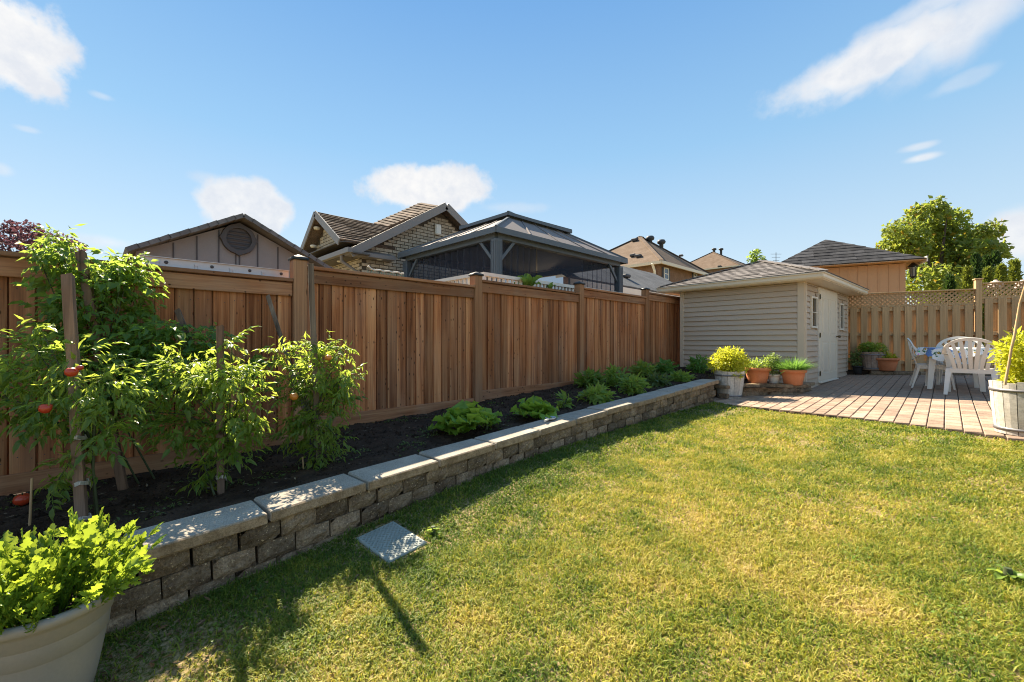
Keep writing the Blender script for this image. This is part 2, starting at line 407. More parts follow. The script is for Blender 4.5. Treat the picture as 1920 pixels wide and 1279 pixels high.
MAPLEL = leafmat('maple_leaf', (.08, .125, .022), (.19, .235, .04), (.42, .49, .065), .5, .5, (.40, .26, .03), .07)
CEDARL = leafmat('cedar_leaf', (.025, .06, .015), (.06, .11, .02), (.10, .18, .03), .25, .6)
CEDARY = leafmat('light_cedar_leaf', (.12, .16, .025), (.20, .24, .03), (.30, .34, .04), .3, .6)
PURPL = leafmat('purple_leaf', (.06, .028, .038), (.14, .07, .085), (.2, .08, .1), .35, .5)
WEEDL = leafmat('weed_leaf', (.06, .10, .03), (.13, .18, .05), (.22, .3, .05), .4, .5)
def screen_mat():
    m, t, out = new_mat('black_mosquito_netting')
    a = t('ShaderNodeBsdfPrincipled', {'Base Color': (.05, .055, .075, 1), 'Roughness': .9, 'Specular IOR Level': .15})
    b = t('ShaderNodeBsdfTransparent', {'Color': (.8, .82, .88, 1)})
    mx = t('ShaderNodeMixShader', {0: .46, 1: a.outputs[0], 2: b.outputs[0]}); t.l.new(mx.outputs[0], out.inputs[0]); return m
SCREEN = screen_mat()
def grass_mats():
    res = []
    for kind in (0, 1):
        m, t, out = new_mat('grass_blade' if kind else 'lawn_earth')
        v = t('ShaderNodeNewGeometry').outputs['Position']
        v = scaled(t, v, (1, 1, 0))
        a = t.noise(v, .55, 3, .5); b = t.noise(v, 2.6, 4, .6); c = t.noise(v, 9, 3, .6)
        if kind:
            r = t('ShaderNodeAttribute', attribute_name='rnd').outputs['Fac']
        else: r = t.noise(v, 150, 2, .8)
        X = t('ShaderNodeSeparateXYZ', {0: v}).outputs[0]
        f = t.math('ADD', t.math('ADD', t.math('MULTIPLY', a, .8), t.math('MULTIPLY', b, 1.0)), t.math('ADD', t.math('MULTIPLY', c, .5), t.math('MULTIPLY', r, .42)))
        f = t.math('ADD', f, t.mapr(X, 2.1, 3.0, -.30, 0.0))            # greener beside the wall
        col = t.ramp(t.mapr(f, .97, 1.86), [(.0, (.08, .145, .02)), (.26, (.18, .24, .03)), (.48, (.345, .345, .05)), (.70, (.51, .435, .11)), (1., (.62, .49, .24))])
        if kind:
            d = t('ShaderNodeBsdfPrincipled', {'Base Color': col, 'Roughness': .55, 'Specular IOR Level': .3})
            tr = t('ShaderNodeBsdfTranslucent', {'Color': t.mix(1.0, col, (1.2, 1.15, .8), 'MULTIPLY')})
            mx = t('ShaderNodeMixShader', {0: .45, 1: d.outputs[0], 2: tr.outputs[0]}); t.l.new(mx.outputs[0], out.inputs[0])
        else:
            col = t.mix(t.mapr(t.noise(v, 45, 4, .7), .40, .62), t.mix(1.0, col, (.45, .40, .36), 'MULTIPLY'), (.40, .29, .16))
            finish(t, out, col, .95, t.noise(v, 60, 4, .7), .8, .02, .05)
        res.append(m)
    return res
EARTH, BLADE = grass_mats()
def cloth_mat():
    m, t, out = new_mat('floral_cloth')
    v = t('ShaderNodeTexCoord').outputs['Object']
    vo = t('ShaderNodeTexVoronoi', {'Vector': v, 'Scale': 14.0}); vb = t('ShaderNodeTexVoronoi', {'Vector': v, 'Scale': 8.0})
    col = t.mix(t.mapr(vo.outputs['Distance'], .22, .3, 1, 0), (.78, .76, .72), vo.outputs['Color'])
    col = t.mix(t.mapr(t.noise(v, 5, 2), .56, .60), col, (.12, .20, .42))
    col = t.mix(t.mapr(vb.outputs['Distance'], .14, .2, 1, 0), col, (.50, .30, .03))
    col = t.mix(t.mapr(t.noise(v, 17, 2), .6, .66), col, (.04, .12, .04))
    finish(t, out, col, .8); return m
CLOTH = cloth_mat()

# ------------------------------------------------------------------ terrain
def pl(x, pts):
    if x <= pts[0][0]: return pts[0][1]
    for (a, b), (c, d) in zip(pts, pts[1:]):
        if x <= c: return b+(d-b)*(x-a)/(c-a)
    return pts[-1][1]
def sm(a, b, x):
    k = min(1, max(0, (x-a)/(b-a))); return k*k*(3-2*k)
WX = [(-3, 2.10), (.66, 2.06), (1.9, 2.0), (3.8, 1.95), (5.6, 1.95), (8.2, 1.92)]
CZ = [(-3, .28), (0, .40), (4, .573), (6, .645), (7.6, .705), (9, .75)]
def wallX(y): return pl(y, WX)
def capz(y): return sum(pl(y+k, CZ) for k in (-.6, -.3, 0, .3, .6))/5
LG = [(-6, -.2), (-2, -.06), (0, .07), (.8, .135), (2, .245), (3, .31), (5, .352), (7.3, .362), (12, .42)]
def patz(x, y): return .345+.04*(x-2.11)+.026*(y-7.46)
def lawn(x, y):
    z = sum(pl(y+k, LG) for k in (-.5, 0, .5))/3
    z += -.05*sm(1.9, 2.6, x) + .04*(x-2.1)*sm(3.5, 6.8, y)
    z += .018*mnoise.noise((x*.9, y*.9, 0)) + .008*mnoise.noise((x*3, y*3, 4))
    return z - .012
SG = [(-3, .24), (-1, .28), (.6, .31), (1.5, .375), (1.93, .43), (4, .53), (6.4, .63), (10.5, .80)]
def soil(x, y):
    z = pl(y, SG); edge = capz(y)-.055
    k = sm(.4, 1.6, x); z = z*(1-k)+edge*k
    return z + .028*mnoise.noise((x*3.1, y*3.1, 1))+.016*mnoise.noise((x*9, y*9, 2))
EDGE = [on(px, py, patz) for px, py in ((1353, 757), (1436, 765.5), (1480, 770.5), (1589, 781.5), (1703, 794.5), (1768, 802.5), (1840, 812), (1903, 822))]
def edgeY(x):
    pts = [(p.x, p.y) for p in EDGE]; 
    if x < pts[0][0]: return pts[0][1]
    if x > pts[-1][0]: return pts[-1][1]-.62*(x-pts[-1][0])
    return pl(x, pts)

def sheet(name, x0, x1, nx, y0, y1, ny, f, mat, smooth=True):
    xs = np.linspace(x0, x1, nx); ys = np.linspace(y0, y1, ny)
    V = np.array([(x, y, f(x, y)) for y in ys for x in xs]); i = np.arange((nx-1)*(ny-1)); r, c = i//(nx-1), i % (nx-1)
    a = r*nx+c; F = np.stack([a, a+1, a+nx+1, a+nx], 1)
    o = link(name, np_mesh(name, V, F, mat, smooth)); o['kind'] = 'structure'; return o
mb = MB(); mb.add([(-900, -900, -.6), (900, -900, -.6), (900, 900, -.6), (-900, 900, -.6)], [(0, 1, 2, 3)])
struct('ground', mb, mottled('far_ground', (.06, .09, .03), (.12, .13, .05), .05, .95, 2, coord='Object'))
sheet('lawn', 1.88, 14, 90, -9, 12.6, 150, lambda x, y: lawn(x, y) if y < edgeY(x)+.15 else min(lawn(x, y), patz(x, y)-.10), EARTH)
sheet('garden_bed', -.02, 1.86, 60, -3, 10.4, 420, soil, SOIL)
sheet('neighbour_ground', -60, -.12, 8, -40, 60, 8, lambda x, y: .25+.03*max(-5, min(y, 15)), EARTH)
sheet('back_ground', -.1, 60, 8, 14.9, 60, 8, lambda x, y: .6, EARTH)

# ------------------------------------------------------------------ grass
def make_grass():
    P = []; 
    bands = [(.75, 1.2, 16000, .85), (1.2, 2.6, 21000, .85), (2.6, 4.2, 10500, 1.1), (4.2, 6.2, 4600, 1.6), (6.2, 10, 1800, 2.4)]
    Vs = []; Fs = []; Rs = []; off = 0
    for d0, d1, dens, sc in bands:
        area = (d1-d0)*(d0+d1)*1.93
        n = int(area*dens)
        d = np.sqrt(np.random.uniform(d0*d0, d1*d1, n)); u = np.random.uniform(-1.36, 2.5, n)
        x = CAM.x + FWD.x*d + RGT.x*u*d; y = CAM.y + FWD.y*d+RGT.y*u*d
        keep = (u < 1.3) | (np.random.rand(n) < .42)
        wx = np.interp(y, [p[0] for p in WX], [p[1] for p in WX])
        ex = np.array([p.x for p in EDGE]); ey = np.array([p.y for p in EDGE])
        eY = np.interp(x, ex, ey); eY = np.where(x > ex[-1], ey[-1]-.62*(x-ex[-1]), eY)
        keep &= (x > wx+.0) & (y < eY+.01*np.random.randn(n)) & (x < 13)
        # bare earth beside the pot, tufts along the wall, cover lid left free
        bare = np.hypot(x-2.40, (y-.18)*.9) < .26+.05*np.random.randn(n)
        keep &= ~(bare & (np.random.rand(n) < .85))
        lid = LIDF(x, y); keep &= ~lid
        thin = np.array([mnoise.noise((p*1.5, q*1.5, 21))+.5*mnoise.noise((p*5, q*5, 22)) for p, q in zip(x, y)]); keep &= ~((thin > .30) & (np.random.rand(n) < np.clip((thin-.30)*2.2, 0, .8)))
        x, y = x[keep], y[keep]; n = len(x)
        z = np.array([lawn(a, b) for a, b in zip(x, y)])
        r = np.random.rand(n)
        tall = .013+.028*np.random.rand(n)**1.6
        clump = np.array([mnoise.noise((a*5, b*5, 9)) for a, b in zip(x, y)])
        tall *= (1+.45*clump)
        nearwall = np.exp(-np.clip(x-np.interp(y, [p[0] for p in WX], [p[1] for p in WX]), 0, 9)/.12); tall *= 1+.25*nearwall*np.random.rand(n)
        ang = np.random.uniform(0, 6.283, n); ln = np.random.uniform(.3, 1.5, n)*tall
        w = (.0022+.0022*np.random.rand(n))*sc; tall = tall*(1+.12*(sc-1))
        dx, dy = np.cos(ang), np.sin(ang)
        ta = ang+np.random.uniform(-.9, .9, n)+1.57; wx_, wy_ = np.cos(ta)*w, np.sin(ta)*w
        b = np.stack([x, y, z-.004], 1); W = np.stack([wx_, wy_, np.zeros(n)], 1)
        m = b+np.stack([dx*ln*.4, dy*ln*.4, tall*.62], 1); e = b+np.stack([dx*ln, dy*ln, tall*np.random.uniform(.6, 1.0, n)], 1)
        V = np.stack([b-W, b+W, m-W*.8, m+W*.8, e], 1).reshape(-1, 3); k = np.arange(n)[:, None]*5+off
        Fs.append(np.concatenate([k+np.array([[0, 1, 3]]), k+np.array([[0, 3, 2]]), k+np.array([[2, 3, 4]])], 0)); Vs.append(V); Rs.append(np.repeat(r, 5)); off += len(V)
    me = np_mesh('grass', np.concatenate(Vs), np.concatenate(Fs), BLADE, False, np.concatenate(Rs))
    o = link('grass', me); o['kind'] = 'stuff'; o['label'] = 'short mown lawn grass, green by the wall and yellowed in patches'
    return o
_l, _t, _r, _b = [on(px, py, lawn) for px, py in ((663, 1018), (728, 983), (808, 1018), (737, 1049))]
LIDC = (_l+_t+_r+_b)/4; _e = (_t-_l)+(_r-_b); LIDA = math.atan2(_e.y, _e.x)-math.pi/2; LIDL = _e.length/2*1.14; LIDW = ((_r-_t).length+(_b-_l).length)/2*1.14
print('lid', LIDL, LIDW, math.degrees(LIDA))
def LIDF(x, y):
    c, s = math.cos(-LIDA), math.sin(-LIDA); dx, dy = x-LIDC.x, y-LIDC.y
    u, v = dx*c-dy*s, dx*s+dy*c
    return (np.abs(u) < LIDW/2+.005) & (np.abs(v) < LIDL/2+.005)
make_grass()
# dead leaves and straw on the bare strip by the pot
n = 260; P = np.stack([2.40+.20*np.random.randn(n), .15+.3*np.random.randn(n), np.zeros(n)], 1); P = P[P[:, 0] > 2.12]; n = len(P)
P[:, 2] = [lawn(a, b)+.008 for a, b in P[:, :2]]
V, F = leaves_np(P, np.random.randn(n, 3)*[1, 1, .15], np.tile([0, 0, 1.], (n, 1))+.5*np.random.randn(n, 3), np.random.uniform(.02, .06, n), np.random.uniform(.003, .018, n))
o = link('leaf_litter', np_mesh('leaf_litter', V, F, mottled('dead_leaf', (.16, .09, .045), (.30, .19, .10), 8))); o['kind'] = 'stuff'

# ------------------------------------------------------------------ wooden fence (section by section)
fence = thing('wooden_fence', 'long reddish brown board fence behind the garden bed with black capped posts', 'fence', (0, 1.5, .35))
posts = [-3.35, -.91, 1.53, 3.93, 6.39, 8.85, 11.3]
tops = [1.92, 2.04, 2.19, 2.285, 2.39, 2.50]
kick = [.30, .44, .59, .685, .78, .90]
bm_ = []
for k in range(4):
    mb = MB(); mb.cbox((0, 0, 0), (.018, .132, 1.0), .003); bm_.append(mb.mesh('board', FENCE))
capm = MB(); capm.lathe([(0, .052), (.066, .03), (.112, .012), (.112, -.014), (.10, -.014)], 4).centered((0, 0, 0))
capmesh = capm.mesh('post_cap', CAPBLK)
for i, y in enumerate(posts):
    top = tops[min(i, 5)]+.055; 
    mb = MB(); mb.cbox((0, 0, 0), (.135, .135, 1.0), .008)
    z0 = soil(.1, y)-.2
    p = link('post', mb.mesh('post', POST), fence, Vector((.0, y, (z0+top)/2))-fence.location, None, (1, 1, top-z0))
    link('post_cap', capmesh, fence, Vector((0, y, top+.006))-fence.location, (0, 0, R(45)))
for i in range(len(posts)-1):
    y0, y1 = posts[i]+.069, posts[i+1]-.069; top, kt = tops[i], kick[i]
    nb = 17; pit = (y1-y0)/nb; zb = kt-.14+.02; zt = top-.035-.02
    for k in range(nb):
        w = 1.0; over = k % 2
        o = link('board', random.choice(bm_), fence, Vector((-.004+.005*over+random.uniform(-.003, .003), y0+pit*(k+.5)+random.uniform(-.004, .004), (zb+zt)/2))-fence.location,
                 (0, random.uniform(-.002, .002), random.uniform(-.012, .012)), (1, (pit-random.uniform(.005, .010))/.132, zt-zb))
    for k in range(nb-1): link('board', random.choice(bm_), fence, Vector((-.030, y0+pit*(k+1), (zb+zt)/2))-fence.location, (0, 0, 0), (1, .72, zt-zb))
    L = y1-y0-.004; ym = (y0+y1)/2
    mb = MB(); mb.cbox((0, 0, 0), (.022, L, .135), .004); part_o = link('top_rail', mb.mesh('top_rail', FENCEH), fence, Vector((.031, ym, top-.045-.0675))-fence.location)
    mb = MB(); mb.cbox((0, 0, 0), (.15, L, .036), .005); link('cap_rail', mb.mesh('cap_rail', FENCEH), fence, Vector((-.005, ym, top-.018))-fence.location)
    mb = MB(); mb.cbox((0, 0, 0), (.024, L, .14), .004); link('kickboard', mb.mesh('kickboard', FENCEH), fence, Vector((.032, ym, kt-.07))-fence.location)
    nl = MB(); rgn = random.Random(i)
    for k in range(nb):
        for dx in (-.035, .035):
            for zz in (top-.26, (top+kt)/2, kt+.10):
                c_ = Vector((.0165, y0+pit*(k+.5)+dx+rgn.uniform(-.01, .01), zz+rgn.uniform(-.02, .02)))-fence.location
                nl.add([c_+Vector((0, .004*math.cos(q*1.047), .004*math.sin(q*1.047))) for q in range(6)], [(0, 1, 2, 3, 4, 5)])
    o = link('nail_heads', nl.mesh('nail_heads', GREYDK), fence); o['kind'] = 'stuff'
    mb = MB(); mb.box((0, 0, 0), (.04, L, .09)); link('back_rail', mb.mesh('back_rail', FENCEH), fence, Vector((-.05, ym, top-.2))-fence.location)

# ------------------------------------------------------------------ retaining wall
rwall = thing('retaining_wall', 'low brown block retaining wall with grey concrete caps along the lawn', 'wall', (1.9, 2, .2))
def wframe(y):
    d = .05; t = Vector((wallX(y+d)-wallX(y-d), 2*d, capz(y+d)-capz(y-d))).normalized(); x = Vector((t.y, -t.x, 0)).normalized(); return t, x, x.cross(t)
blocks = []
for k in range(6):
    mb = MB(); nx, nz = 5, 4; rg = random.Random(k)
    # split face: grid on +x side
    G = [[Vector((.5*.16-.006*(1 if i in (0, nx) or j in (0, nz) else 0)*2 + (rg.uniform(-.010, .012) if 0 < i < nx and 0 < j < nz else 0), (i/nx-.5)*.198, (j/nz-.5)*.107)) for j in range(nz+1)] for i in range(nx+1)]
    V = [p for r in G for p in r]; Fc = [(i*(nz+1)+j, (i+1)*(nz+1)+j, (i+1)*(nz+1)+j+1, i*(nz+1)+j+1) for i in range(nx) for j in range(nz)]
    mb.add(V, Fc)
    mb.box((-.006, 0, 0), (.148, .196, .105)); blocks.append(mb.mesh('block', BLOCK))
capms = []
for k in range(3):
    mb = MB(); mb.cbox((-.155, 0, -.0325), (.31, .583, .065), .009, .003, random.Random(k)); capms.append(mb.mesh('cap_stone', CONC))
def place(name, me, parent, p, t, x, z, jit=.0):
    M = basis(x, t, z); o = link(name, me, parent, p-Vector(parent['_o']), M)
    if jit: o.rotation_euler.z += random.uniform(-jit, jit); 
    return o
y = -1.69
while y < 7.6:
    ym = y+.3; t, x, z = wframe(ym)
    place('cap_stone', random.choice(capms), rwall, Vector((wallX(ym)+random.uniform(-.006, .006), ym, capz(ym)+random.uniform(-.005, .005))), t, x, z, .012); y += .6
for c in range(4):
    y = -1.6+(.1 if c % 2 else 0)
    while y < 7.75:
        t, x, z = wframe(y)
        lawnz = lawn(wallX(y)+.1, y)
        if capz(y)-.065-.11*c > lawnz-.06:
            place('block', random.choice(blocks), rwall, Vector((wallX(y)-.022-.08+random.uniform(-.007, .005), y, capz(y)-.067-.11*(c+.5))), t, x, z, .03)
        y += .2025+random.choice((0, .001, .003, .006))
mb = MB()
for k in range(19):
    a, b = -1.7+k*.5, -1.2+k*.5
    if b > 7.7: b = 7.7
    xa, xb = wallX(a)-.18, wallX(b)-.18
    mb.hexa([(xa, a, -.3), (xa-.12, a, -.3), (xb-.12, b, -.3), (xb, b, -.3), (xa, a, capz(a)-.07), (xa-.12, a, capz(a)-.07), (xb-.12, b, capz(b)-.07), (xb, b, capz(b)-.07)])
    if b >= 7.7: break
part('gravel_infill', mb, SOIL, rwall, True)

# ------------------------------------------------------------------ patio
patio_o = bpy.data.objects.new('patio', None)
def pat_base():
    mb = MB(); xs = [1.6+.25*i for i in range(27)]
    for a, b in zip(xs, xs[1:]):
        ya, yb = edgeY(a)+.01, edgeY(b)+.01
        q = lambda x, y: (x, y, patz(x, y)-.012)
        mb.add([q(a, ya), q(b, yb), q(b, 14.6), q(a, 14.6), (a, ya, patz(a, ya)-.2), (b, yb, patz(b, yb)-.2)], [(0, 1, 2, 3), (4, 5, 1, 0)])
    return mb
patio = struct('patio', pat_base(), JOINT)
pav = []
for k in range(4):
    mb = MB(); mb.cbox((0, 0, -.02), (.137, .2045, .04), .006, .0008, random.Random(k)); pav.append(mb)
pavm = [m.mesh('paver', PAVER) for m in pav]
cells = []
for i in range(0, 46):
    x = 1.75+i*.145
    y = edgeY(x)+.115
    while y < 13.9:
        cells.append((x, y, (Vector((x, y, 0))-Vector((CAM.x, CAM.y, 0))).length)); y += .212
cells = [c for c in cells if not (c[0] < 2.85 and c[1] > 9.2 and c[0] < 2.9) and -1.3 < (Vector((c[0], c[1], 0))-CAM).dot(RGT)/max(.1, (Vector((c[0], c[1], 0))-CAM).dot(FWD)) < 1.5]
cells.sort(key=lambda c: c[2])
rest = MB()
for k, (x, y, d) in enumerate(cells):
    z = patz(x, y)+random.uniform(-.002, .002); tilt = (R(1.5)+random.uniform(-.004, .004), -R(2.3)+random.uniform(-.004, .004), random.uniform(-.008, .008))
    if k < 300: link('paver', random.choice(pavm), patio, (x, y, z), tilt)
    else:
        M = Euler(tilt).to_matrix(); m = random.choice(pav); rest.add([M @ Vector(v)+Vector((x, y, z)) for v in m.v], m.f)
o = link('paver_field', rest.mesh('paver_field', PAVER), patio); o['kind'] = 'stuff'

# ------------------------------------------------------------------ shingles helper
def shingles(parent, a, b, c, d, rows, tab, mat, th=.014, maxn=300, gap=.004):
    """roof face: a,b eave ends (left,right seen from outside), d,c top ends; coordinates in the parent's frame; separate shingle objects"""
    a, b, c, d = map(Vector, (a, b, c, d)); nrm = (b-a).cross(d-a).normalized(); cnt = 0; rest = MB()
    for r in range(rows-1, -1, -1):
        f0, f1 = r/rows, min(1, (r+1.25)/rows)
        l0, r0, l1, r1 = a.lerp(d, f0), b.lerp(c, f0), a.lerp(d, f1), b.lerp(c, f1)
        dirx = (r0-l0).normalized(); w = (r0-l0).length; x = -tab*(.5 if r % 2 else 0)*1.0
        first = True
        while x < w-.01:
            x0, x1 = max(0, x), min(w, x+tab*random.uniform(.85, 1.15))
            if x1-x0 > .02:
                wt = max((r1-l1).length, 1e-4); s0 = l1.dot(dirx)-l0.dot(dirx)
                tx0 = min(max(x0+gap/2, s0), s0+wt); tx1 = min(max(x1-gap/2, s0), s0+wt)
                up = nrm*(th+random.uniform(0, th*.5)); lo = nrm*.002
                p0, p1 = l0+dirx*(x0+gap/2), l0+dirx*(x1-gap/2); base1 = l1-dirx*s0; q0, q1 = base1+dirx*tx0, base1+dirx*tx1
                P = [p0-lo, p1-lo, q1-lo, q0-lo, p0+up, p1+up, q1+lo, q0+lo]
                m = MB(); m.hexa(P)
                if cnt < maxn:
                    cc = (p0+p1+q0+q1)/4; m.centered(cc); link('shingle', m.mesh('shingle', mat), parent, cc)
                else: rest.add(m.v, m.f)
                cnt += 1
            x = x1
    if rest.v:
        o = link('shingle_field', rest.mesh('shingle_field', mat), parent); o['kind'] = 'stuff'

# ------------------------------------------------------------------ the garden shed
SC = at(1508, 734, 8.4); SROT = -R(2.55)
shed = thing('garden_shed', 'small taupe vinyl sided shed with hipped roof and white door', 'shed', SC, SROT)
SM = Matrix.Translation(SC) @ Matrix.Rotation(SROT, 4, 'Z'); SI = SM.inverted()
SW, SL, SH = 2.52, 3.8, 2.155
def shX(px, py): return SI @ hit(px, py, SC, SM.to_3x3() @ Vector((1, 0, 0)))     # door wall (local x=0)
pit = .1112; z0 = -.22
def lap(a, b, zlo, zhi, axis, mb):
    # clapboard with a proud foot: outer side is -y (axis 0) or +x (axis 1)
    prof = [(0, zlo), (.030, zlo), (.031, zlo+.006), (.026, zlo+.02), (.004, zhi-.004), (0, zhi)]
    if axis == 0: A = [(a, -o, z) for o, z in prof]; B = [(b, -o, z) for o, z in prof]
    else: A = [(o, a, z) for o, z in prof]; B = [(o, b, z) for o, z in prof]
    n = len(prof); mb.add(A+B, [(i, (i+1) % n, n+(i+1) % n, n+i) for i in range(n)]+[tuple(range(n))[::-1], tuple(range(n, 2*n))])
d0, d1 = shX(1533.5, 650).y, shX(1566, 650).y; dz0, dz1 = shX(1541, 712.6).z, shX(1541, 546).z
wins = []
for (xa, xb, ya, yb) in ((1518, 1528.5, 557, 615.5), (1571.5, 1578.5, 569.5, 615)):
    p, q = shX(xa, ya), shX(xb, yb); wins.append((p.y, q.y, shX((xa+xb)/2, yb).z, shX((xa+xb)/2, ya).z))
wz0 = wins[0][2]; wz1 = wins[0][3]; wins = [(w[0], w[1], wz0, wz1) for w in wins]
mb = MB(); mb.box((-SW/2, SL/2, (SH-.4)/2), (SW-.01, SL-.01, SH+.4)); part('wall_core', mb, SIDING, shed, own_origin=False)
for i in range(22):
    zlo, zhi = z0+i*pit, z0+(i+1)*pit-.001
    if zlo > SH: break
    mb = MB(); lap(-SW+.07, -.1, zlo, min(zhi, SH), 0, mb); part('siding_board', mb, SIDING, shed)
    cuts = [(d0-.08, d1+.06)] if zlo < dz1+.03 and zhi > dz0 else []
    for w in wins:
        if zlo < w[3]+.01 and zhi > w[2]-.01: cuts.append((w[0]-.03, w[1]+.03))
    segs = []; s = .06
    for a, b in sorted(cuts):
        if a > s: segs.append((s, a))
        s = max(s, b)
    if s < SL-.05: segs.append((s, SL-.05))
    for a, b in segs:
        mb = MB(); lap(a, b, zlo, min(zhi, SH), 1, mb); part('siding_board', mb, SIDING, shed)
for (x, y, sx, sy) in ((-.05, -.012, .12, .04), (.012, .028, .04, .08), (-SW+.03, -.012, .09, .04), (.012, SL-.03, .04, .06)):
    mb = MB(); mb.cbox((x, y, (SH-.25)/2), (sx, sy, SH+.25), .004); part('corner_trim', mb, TRIM, shed)
mb = MB(); mb.cbox((.012, (d0+d1)/2, (dz0+dz1)/2+.01), (.034, d1-d0+.10, dz1-dz0+.09), .004); part('door_frame', mb, WHITE, shed)
mb = MB(); mb.cbox((0, 0, 0), (.04, d1-d0, dz1-dz0), .003)
dw, dh = d1-d0, dz1-dz0
for (zc, hh) in ((.21*dh, .42*dh), (-.245*dh, .36*dh)):
    for s in (-1, 1):
        w2 = dw*.34; yc = s*dw*.215
        mb.box((.0215, yc-w2/2, zc), (.007, .025, hh)); mb.box((.0215, yc+w2/2, zc), (.007, .025, hh))
        mb.box((.0215, yc, zc+hh/2), (.0068, w2-.026, .022)); mb.box((.0215, yc, zc-hh/2), (.0068, w2-.026, .022))
        mb.cbox((.020, yc, zc), (.012, w2-.11, hh-.1), .005)
door = link('door', mb.mesh('door', DOORM), shed, (.024, (d0+d1)/2, (dz0+dz1)/2))
mb = MB(); mb.tube([(.02, 0, 0), (.055, 0, 0)], .012, 8); mb.lathe([(0, -.03), (.02, -.026), (.032, -.01), (.032, .01), (.02, .026), (0, .03)], 10, (.08, 0, 0))
link('handle', mb.mesh('handle', BRASS), door, (0, dw*.42, -.02))
for zz in (.42, 0, -.42):
    mb = MB(); mb.cbox((.024, -dw/2-.012, zz*dh), (.016, .03, .10), .003); link('hinge', mb.mesh('hinge', BRASS), door)
mb = MB(); mb.cbox((.03, (d0+d1)/2, dz0-.04), (.07, dw+.06, .025), .004); part('sill', mb, WHITE, shed)
for w in wins:
    ww, wh = w[1]-w[0], w[3]-w[2]; f = MB()
    for s in (-1, 1):
        f.box((0, s*(ww/2-.01), 0), (.04, .03, wh)); f.box((0, 0, s*(wh/2-.018)), (.038, ww-.05, .036))
    f.box((-.004, 0, 0), (.02, ww-.06, .012))
    fr = link('window', f.mesh('window', WHITE), shed, (.028, (w[0]+w[1])/2, (w[2]+w[3])/2))
    mb = MB(); mb.box((-.012, 0, 0), (.008, ww-.055, wh-.06)); link('pane', mb.mesh('pane', GLASS), fr)
# roof
ex0, ex1, ey0, ey1 = -SW-.42, .38, -.29, SL+.3; zt = SH+.125; RZ = 2.93; mx = (ex0+ex1)/2; ry0, ry1 = 1.62, SL-1.35
roof = thing('roof', '', '', (0, 0, 0)); TH.remove(roof); roof.parent = shed; del roof['label']; del roof['category']; del roof['_o']
bpy.data.objects.remove(roof)
mb = MB()
E4 = [(ex0, ey0, zt-.01), (ex1, ey0, zt-.01), (ex1, ey1, zt-.01), (ex0, ey1, zt-.01)]; r0, r1 = (mx, ry0, RZ-.01), (mx, ry1, RZ-.01)
mb.add(E4+[r0, r1], [(0, 1, 4), (1, 2, 5, 4), (2, 3, 5), (3, 0, 4, 5), (3, 2, 1, 0)])
roof = link('roof', mb.mesh('roof', SHING), shed)
shingles(roof, (ex0-.02, ey0-.02, zt), (ex1+.02, ey0-.02, zt), (mx+.01, ry0, RZ), (mx-.01, ry0, RZ), 13, .33, SHING, .013)
shingles(roof, (ex1+.02, ey0-.02, zt), (ex1+.02, ey1, zt), (mx, ry1, RZ), (mx, ry0, RZ), 12, .36, SHING, .013, 60)
mb = MB()
for a, b in (((ex0, ey0, zt), (mx, ry0, RZ)), ((ex1, ey0, zt), (mx, ry0, RZ)), ((mx, ry0, RZ), (mx, ry1, RZ))):
    a, b = Vector(a), Vector(b)
    for i in range(8):
        mb.bar(a.lerp(b, i/8)+Vector((0, 0, .022)), a.lerp(b, (i+1.1)/8)+Vector((0, 0, .032)), .16, .016)
link('hip_cap', mb.mesh('hip_cap', SHING), roof)
mb = MB(); mb.box(((ex0+ex1)/2, (ey0+ey1)/2, SH+.004), (ex1-ex0-.1, ey1-ey0-.1, .012)); part('soffit', mb, CREAM, shed)
g = .115; prof = [(0, zt-g), (.055, zt-g), (.075, zt-g+.03), (.075, zt-.03), (.095, zt-.018), (.095, zt), (.07, zt), (.0, zt-.02)]
mb = MB(); n = len(prof)
rings = [[(ex0+.02-o, ey0+.07-o, z) for o, z in prof], [(ex1-.08+o, ey0+.07-o, z) for o, z in prof], [(ex1-.08+o, ey1, z) for o, z in prof]]
V = [p for r in rings for p in r]
mb.add(V, [(k*n+i, k*n+(i+1) % n, (k+1)*n+(i+1) % n, (k+1)*n+i) for k in range(2) for i in range(n)]+[tuple(range(n)), tuple(range(2*n, 3*n))[::-1]])
part('gutter', mb, CREAM, shed)

